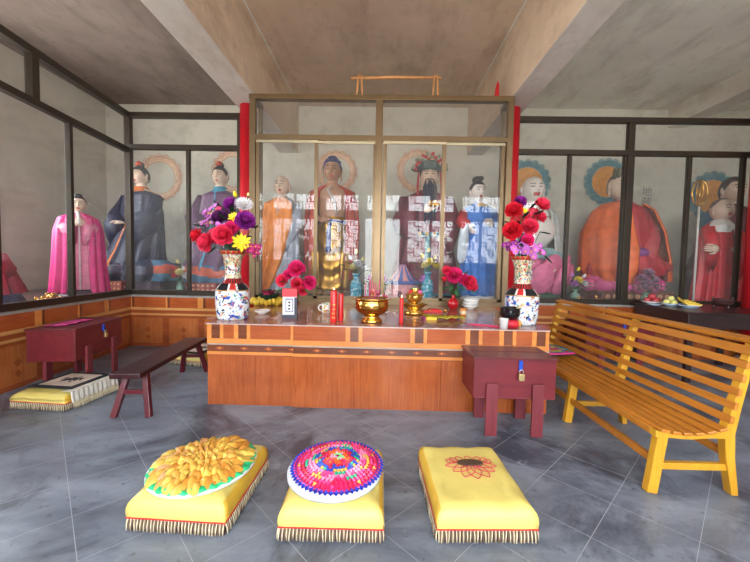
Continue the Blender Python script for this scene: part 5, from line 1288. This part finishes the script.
# --- large seated figure in red and orange
def bigred():
    Y = 7.2; t, p = fig('red_orange_statue', 'large seated figure in red robe with orange shawl behind the right window post', 618, 293, Y, .08); t.scale = (.86,1,1); hz = zz(187, Y, 620); r = .25; m = MB()
    head(m, (-.16,-.04,hz), r, 0, .05, 1.12, 0, 1.5); torso(m, hz-.46, .5, hz-.26, .12)
    hand(m, (-.10,-.48,.78), (.8,-.2,0), (0,-.3,1), 1.7); hand(m, (.12,-.48,.80), (-.8,-.2,.05), (0,-.3,1), 1.7, 0, -1)
    build('body', m, [MT['skin'], MT['lip'], MT['ink']], t)
    m = MB(); T = X((-.16,-.04,hz), .05); hair(m, T, r, .7, -.3)
    for k in range(7): a = -1.2+.4*k; m.petal(T@X((.75*r*math.sin(a), -.8*r*math.cos(a), .55*r), rz=a+PI)@X(rx=1.35), r*.8, r*.42, .1, 1, .7)
    build('crown_and_hair', m, [hairm, M('dull_green_gold_crown', (96,96,70), .4, .3)], t)
    m = MB(); drape(m, [(hz-.28,.16,.15,-.05,0),(hz-.44,.48,.3,0,0),(hz-.8,.58,.38,0,0),(1.05,.62,.45,0,-.02),(.8,.80,.55,0,-.06),(.62,.88,.60,.02,-.08),(.5,.84,.58,.02,-.06)], 0, 90, .03, 13)
    sleeve(m, [(-.44,0,hz-.5),(-.58,-.14,hz-.95),(-.16,-.44,.82)], [.17,.2,.17], 0, .3); sleeve(m, [(.44,0,hz-.5),(.60,-.14,hz-.95),(.16,-.44,.84)], [.17,.2,.17], 0, .3)
    m.ell((.45,-.34,.66),(.42,.26,.15),0,20,10); m.ell((-.36,-.26,.66),(.36,.20,.14),0,20,10)
    build('robe', m, M('crimson_red_robe', (176,34,48), .5), t)
    orm = M('orange_shawl', (226,100,36), .55)
    m = MB(); drape(m, [(hz-.34,.38,.28,-.05,.0),(hz-.48,.60,.42,-.04,0),(hz-.9,.80,.60,-.06,-.02),(.95,.82,.70,-.06,-.06),(.6,.76,.70,-.10,-.08),(.34,.50,.60,-.16,-.10)], 0, 60, .03, 11, 0, -PI*.85, -.22)
    solid(build('orange_shawl', m, orm, t), .025)
    m = MB(); drape(m, [(hz-.36,.38,.30,.05,.0),(hz-.50,.62,.44,.02,-.02),(hz-.9,.84,.56,.04,-.02),(.8,.94,.62,.08,-.02),(.5,1.0,.55,.10,0),(.38,1.0,.55,.10,0)], 0, 60, .03, 11, 0, .62, PI*.98)
    solid(build('orange_shawl', m, orm, t), .025)
    m = MB(); m.ell((.0,-.50,.92),(.18,.12,.10),0,14,8); build('purple_sash', m, M('purple_sash', (120,44,120), .55), t)
    m = MB(); lotus(m, .74, .26, 13, 0, 2, .18, 1.08, .75); m.lathe([(.66,.2),(.72,.34),(.66,.52)], n=36, sx=1.1, sy=.75); build('pink_lotus_seat', m, M('magenta_lotus_paint', (214,80,140), .5), t)
    m = MB(); m.bb(-.8,.85,-.5,.5,0,.2); b = build('carved_base', m, M('brown_carved_base', (110,62,44), .5), t, .01)
    m = MB(); 
    for k in range(9): m.ell((-.68+.17*k, -.502, .10),(.06,.012,.05),0,12,6)
    build('base_ornaments', m, M('tan_ornament', (190,140,100), .6), b)
bigred()

# --- dark haired big figure and the small red robed one with a staff, far right
def farright():
    Y = 7.5; t, p = fig('dark_robed_statue', 'large seated dark robed figure with black hair behind the small red robed one', 724, 296, Y, .05); hz = zz(191, Y, 729); r = .26; m = MB()
    head(m, (0,-.04,hz), r, -.1); torso(m, hz-.44, .48, hz-.26, .12)
    hand(m, (-.5,-.5,.85), (.2,-.6,-.2), (0,-.3,1), 1.6); hand(m, (.5,-.5,.85), (-.2,-.6,-.2), (0,-.3,1), 1.6, 0, -1)
    build('body', m, [MT['skin'], MT['lip'], MT['ink']], t)
    m = MB(); hair(m, X((0,-.04,hz), 0, 0, -.1), r, .62, -.35); build('hair', m, hairm, t)
    m = MB(); drape(m, [(hz-.28,.15,.14,0,0),(hz-.44,.48,.3,0,0),(hz-.9,.55,.4,0,0),(.95,.62,.5,0,-.05),(.6,.78,.6,0,-.1),(.1,.8,.6,0,-.1)], lambda u, a: 1 if (abs(a+.75) < .16 and u > .35) else (2 if (abs(a+.35) < .18 and u > .5) else 0), 90, .03, 12)
    sleeve(m, [(-.42,0,hz-.5),(-.60,-.2,1.05),(-.5,-.44,.88)], [.16,.18,.16], 1, .3); sleeve(m, [(.42,0,hz-.5),(.60,-.2,1.05),(.5,-.44,.88)], [.16,.18,.16], 0, .3)
    build('robe', m, [M('dark_crimson_robe', (96,26,36), .55), M('teal_blue_robe', (50,110,140), .55), M('orange_robe_panel', (190,100,40), .55)], t)
    m = MB(); drape(m, [(.14,.8,.62,0,-.1),(.06,.84,.66,0,-.1),(0,.84,.66,0,-.1)], 1, 60, .02, 12); build('green_base', m, [GR, M('dark_green_base', (50,90,66), .5)], t)
    Y = 6.6; t, p = fig('red_robed_attendant', 'smaller standing round faced figure in red robe holding a staff, far right', 715, 296, Y, .1); hz = zz(210, Y, 720); r = .20; m = MB()
    head(m, (0,-.02,hz), r, .05, 0, 1.12, 1); torso(m, hz-.34, .30, hz-.2, .09)
    hand(m, (-.37,-.33,.99), (-.9,-.1,.1), (0,-1,0), 1.6); m.tube([(-.24,-.10,1.0),(-.36,-.24,.98),(-.48,-.29,.98)], [.06,.05,.04], 10); hand(m, (.05,-.30,.90), (-.6,-.3,.5), (0,-1,0), 1.3, 0, -1)
    build('body', m, [MT['skin'], MT['lip'], MT['ink']], t)
    m = MB(); hair(m, X((0,-.02,hz)), r, 1.0, .2, 1.12, None, 1.015); build('shaved_hair', m, M('grey_shaved_hair', (120,100,96), .6), t)
    m = MB(); drape(m, [(hz-.20,.12,.11,0,0),(hz-.32,.30,.19,0,0),(hz-.6,.34,.24,0,0),(.5,.34,.26,0,0),(.05,.40,.3,0,0)], lambda u, a: 1 if abs(a) < .06 else 0, 80, .03, 12)
    sleeve(m, [(-.26,0,hz-.38),(-.28,-.12,hz-.50),(-.33,-.22,1.0)], [.10,.11,.085], 0, .40); sleeve(m, [(.28,0,hz-.38),(.32,-.12,hz-.55),(.08,-.28,.9)], [.10,.12,.10], 0, .4)
    build('red_robe', m, [M('bright_red_robe', (198,30,44), .5), M('dark_trim', (60,30,40), .5)], t)
    m = MB(); drape(m, [(hz-.18,.12,.11,0,-.01),(hz-.30,.22,.18,-.03,-.05),(hz-.42,.16,.1,-.08,-.13)], 0, 40, .01, 7); build('white_scarf', m, MT['white'], t)
    q = aty(697, 240, 6.27); s = thing('trident_staff', 'tall white staff with golden looped head held by the small red figure', 'staff', (q.x, q.y, .881)); top = aty(701, 205, q.y).z-.881
    build('shaft', MB().tube([(0,0,0),(.0,0,top*.5),(.0,0,top)], .016, 10), M('white_painted_pole', (200,196,190), .5), s)
    m = MB(); m.tube([(0,0,top-.02),(0,0,top+.42)], .014, 8); m.ell((0,0,top),(.045,.045,.03))
    for sx in (-1,1):
        m.tube([(0,0,top),(sx*.10,0,top+.05),(sx*.14,0,top+.20),(sx*.10,0,top+.36),(sx*.03,0,top+.42)], .016, 8); m.tube([(sx*.02,0,top+.1),(sx*.06,0,top+.2),(sx*.05,0,top+.34),(0,0,top+.42)], .010, 6)
    build('looped_head', m, MT['gold'], s)
farright()

# calligraphy on the back wall
p = aty(647, 190, YB)
t = thing('wall_calligraphy', 'vertical column of faint black characters on the wall right of the shawl figure', 'writing', (p.x, YB-.004, p.z))
for k, ch in enumerate('地藏王菩萨'):
    cu = bpy.data.curves.new('character', 'FONT'); cu.body = ch; cu.size = .25; cu.extrude = .001; cu.align_x = 'CENTER'; cu.align_y = 'CENTER'
    o = bpy.data.objects.new('tmp', cu); COL.objects.link(o); dg = bpy.context.evaluated_depsgraph_get()
    me = bpy.data.meshes.new_from_object(o.evaluated_get(dg)); bpy.data.objects.remove(o)
    me.materials.clear(); me.materials.append(M('faded_ink', (128,128,122), .8))
    c = bpy.data.objects.new('character', me); COL.objects.link(c); c.parent = t; c.rotation_euler = (PI/2,0,0); c.location = (0,0,-.05-.25*k)

# vases and small things standing inside the glazing
def lotusvase(label, bl_, px, py, Y, h, vm, cols, rr=.09):
    q = aty(px, py, Y); t = thing('glazed_vase', label, 'vase', (q.x, Y, .881))
    build('vase_body', MB().lathe([(rr*.8,0),(rr,.02),(rr*1.05,h*.5),(rr*.9,h*.68),(rr*.45,h*.78),(rr*.5,h*.92),(rr*.8,h),(rr*.7,h),(rr*.35,h*.8)], n=28), vm, t)
    ob = (q.x, Y, .881+h); fl = []
    for i, (dx, dz, s) in enumerate(((0,.34,.13),(-.09,.24,.12),(.10,.22,.12),(.02,.16,.11),(-.05,.10,.10),(.13,.10,.09))):
        fl.append(('bud' if i < 3 and cols[0] in ('yellow','cream') else 'peony', cols[i % len(cols)], (dx, -.04, dz), (dx*2, -.4, .5), s))
    bouquet('lotus_spray', bl_, ob, fl, (0,0,-.05), [((dx,-.05,dz),(dx*5,-.5,.3)) for dx, dz in ((-.14,.06),(.15,.05),(0,.04),(-.08,.16),(.09,.14),(.2,.12),(-.2,.14))])
tv = patt('turquoise_glaze', (50,150,176), [((180,214,220),22,.55,.6,0,'n'),((30,90,130),18,.6,.66,3,'n')], .15)
lotusvase('turquoise glazed vase behind the glass right of centre', 'cream yellow lotus buds in the turquoise vase behind the glass', 427, 296, 6.15, .50, tv, ['cream','yellow'], .10)
lotusvase('turquoise glazed vase behind the glass left of centre', 'pale cream lotus buds in the vase left of the case centre', 356, 297, 6.15, .45, tv, ['cream','white'], .10)
gv = M('clear_green_glass_vase', (120,160,140), .1)
lotusvase('small green vase behind the back left window', 'cream and pink flowers behind the back left window', 180, 291, 6.6, .22, gv, ['cream','red','white'], .06)
lotusvase('small grey vase behind the window right of the right bouquet', 'yellow and mauve flowers before the orange shawl', 575, 297, 6.6, .22, gv, ['yellow','mauve','white'], .07)
lotusvase('small glass vase behind the window near the fruit table', 'mauve peonies behind the window near the fruit table', 645, 300, 6.36, .20, gv, ['dusty','dusty','dusty'], .07)
q = aty(583, 296, 6.35); figurine('small golden animal figurine, left one behind the right window', (q.x, 6.35, .881), .9, MT['goldfig'])
q = aty(600, 296, 6.35); figurine('small golden animal figurine, right one behind the right window', (q.x, 6.35, .881), .9, MT['goldfig'])

# ------------------------------------------------------------------ light: daylight through the door, lattice windows and an added side opening
w = bpy.data.worlds.new('daylight'); SC.world = w; w.use_nodes = True; t = NT(w); bg = t.n['Background']
g = t.new('ShaderNodeTexCoord'); sp = t.new('ShaderNodeSeparateXYZ'); t.link(g.outputs['Generated'], sp.inputs[0])
mr = t.ramp(sp.outputs[2], -.12, .12)
t.link(t.mix(mr, (.76,.72,.65,1), (.88,.95,1.0,1)), bg.inputs['Color']); bg.inputs['Strength'].default_value = 12
def portal(x0, x1, z0, z1):
    l = bpy.data.lights.new('window_daylight', 'AREA'); l.shape = 'RECTANGLE'; l.size = x1-x0; l.size_y = z1-z0; l.cycles.is_portal = True
    o = bpy.data.objects.new('window_daylight', l); COL.objects.link(o); o.location = ((x0+x1)/2, YF-.25, (z0+z1)/2); o.rotation_euler = (PI/2, 0, 0)
    o.rotation_euler = Vector((0,1,0)).to_track_quat('-Z', 'Y').to_euler()
portal(-.72, .68, 0, 3.35)
for a, b in wins: portal(a, b, 1.55, 3.35)
portal(-6.3, 6.6, 3.6, 4.35)
l = bpy.data.lights.new('added_side_daylight', 'AREA'); l.shape = 'RECTANGLE'; l.size = SW[1]-SW[0]; l.size_y = SW[3]-SW[2]; l.cycles.is_portal = True  # portal of the added left-wall opening
o = bpy.data.objects.new('added_side_daylight', l); COL.objects.link(o); o.location = (XL-.22, (SW[0]+SW[1])/2, (SW[2]+SW[3])/2)
o.rotation_euler = Vector((1,0,0)).to_track_quat('-Z', 'Y').to_euler()
SC.view_settings.view_transform = 'Standard'; SC.view_settings.look = 'None'; SC.view_settings.gamma = 1
SC.view_settings.use_curve_mapping = False; SC.view_settings.exposure = 1.0
SC.cycles.max_bounces = 8; SC.cycles.transparent_max_bounces = 16; SC.cycles.use_denoising = True
SC.cycles.caustics_reflective = False; SC.cycles.caustics_refractive = False
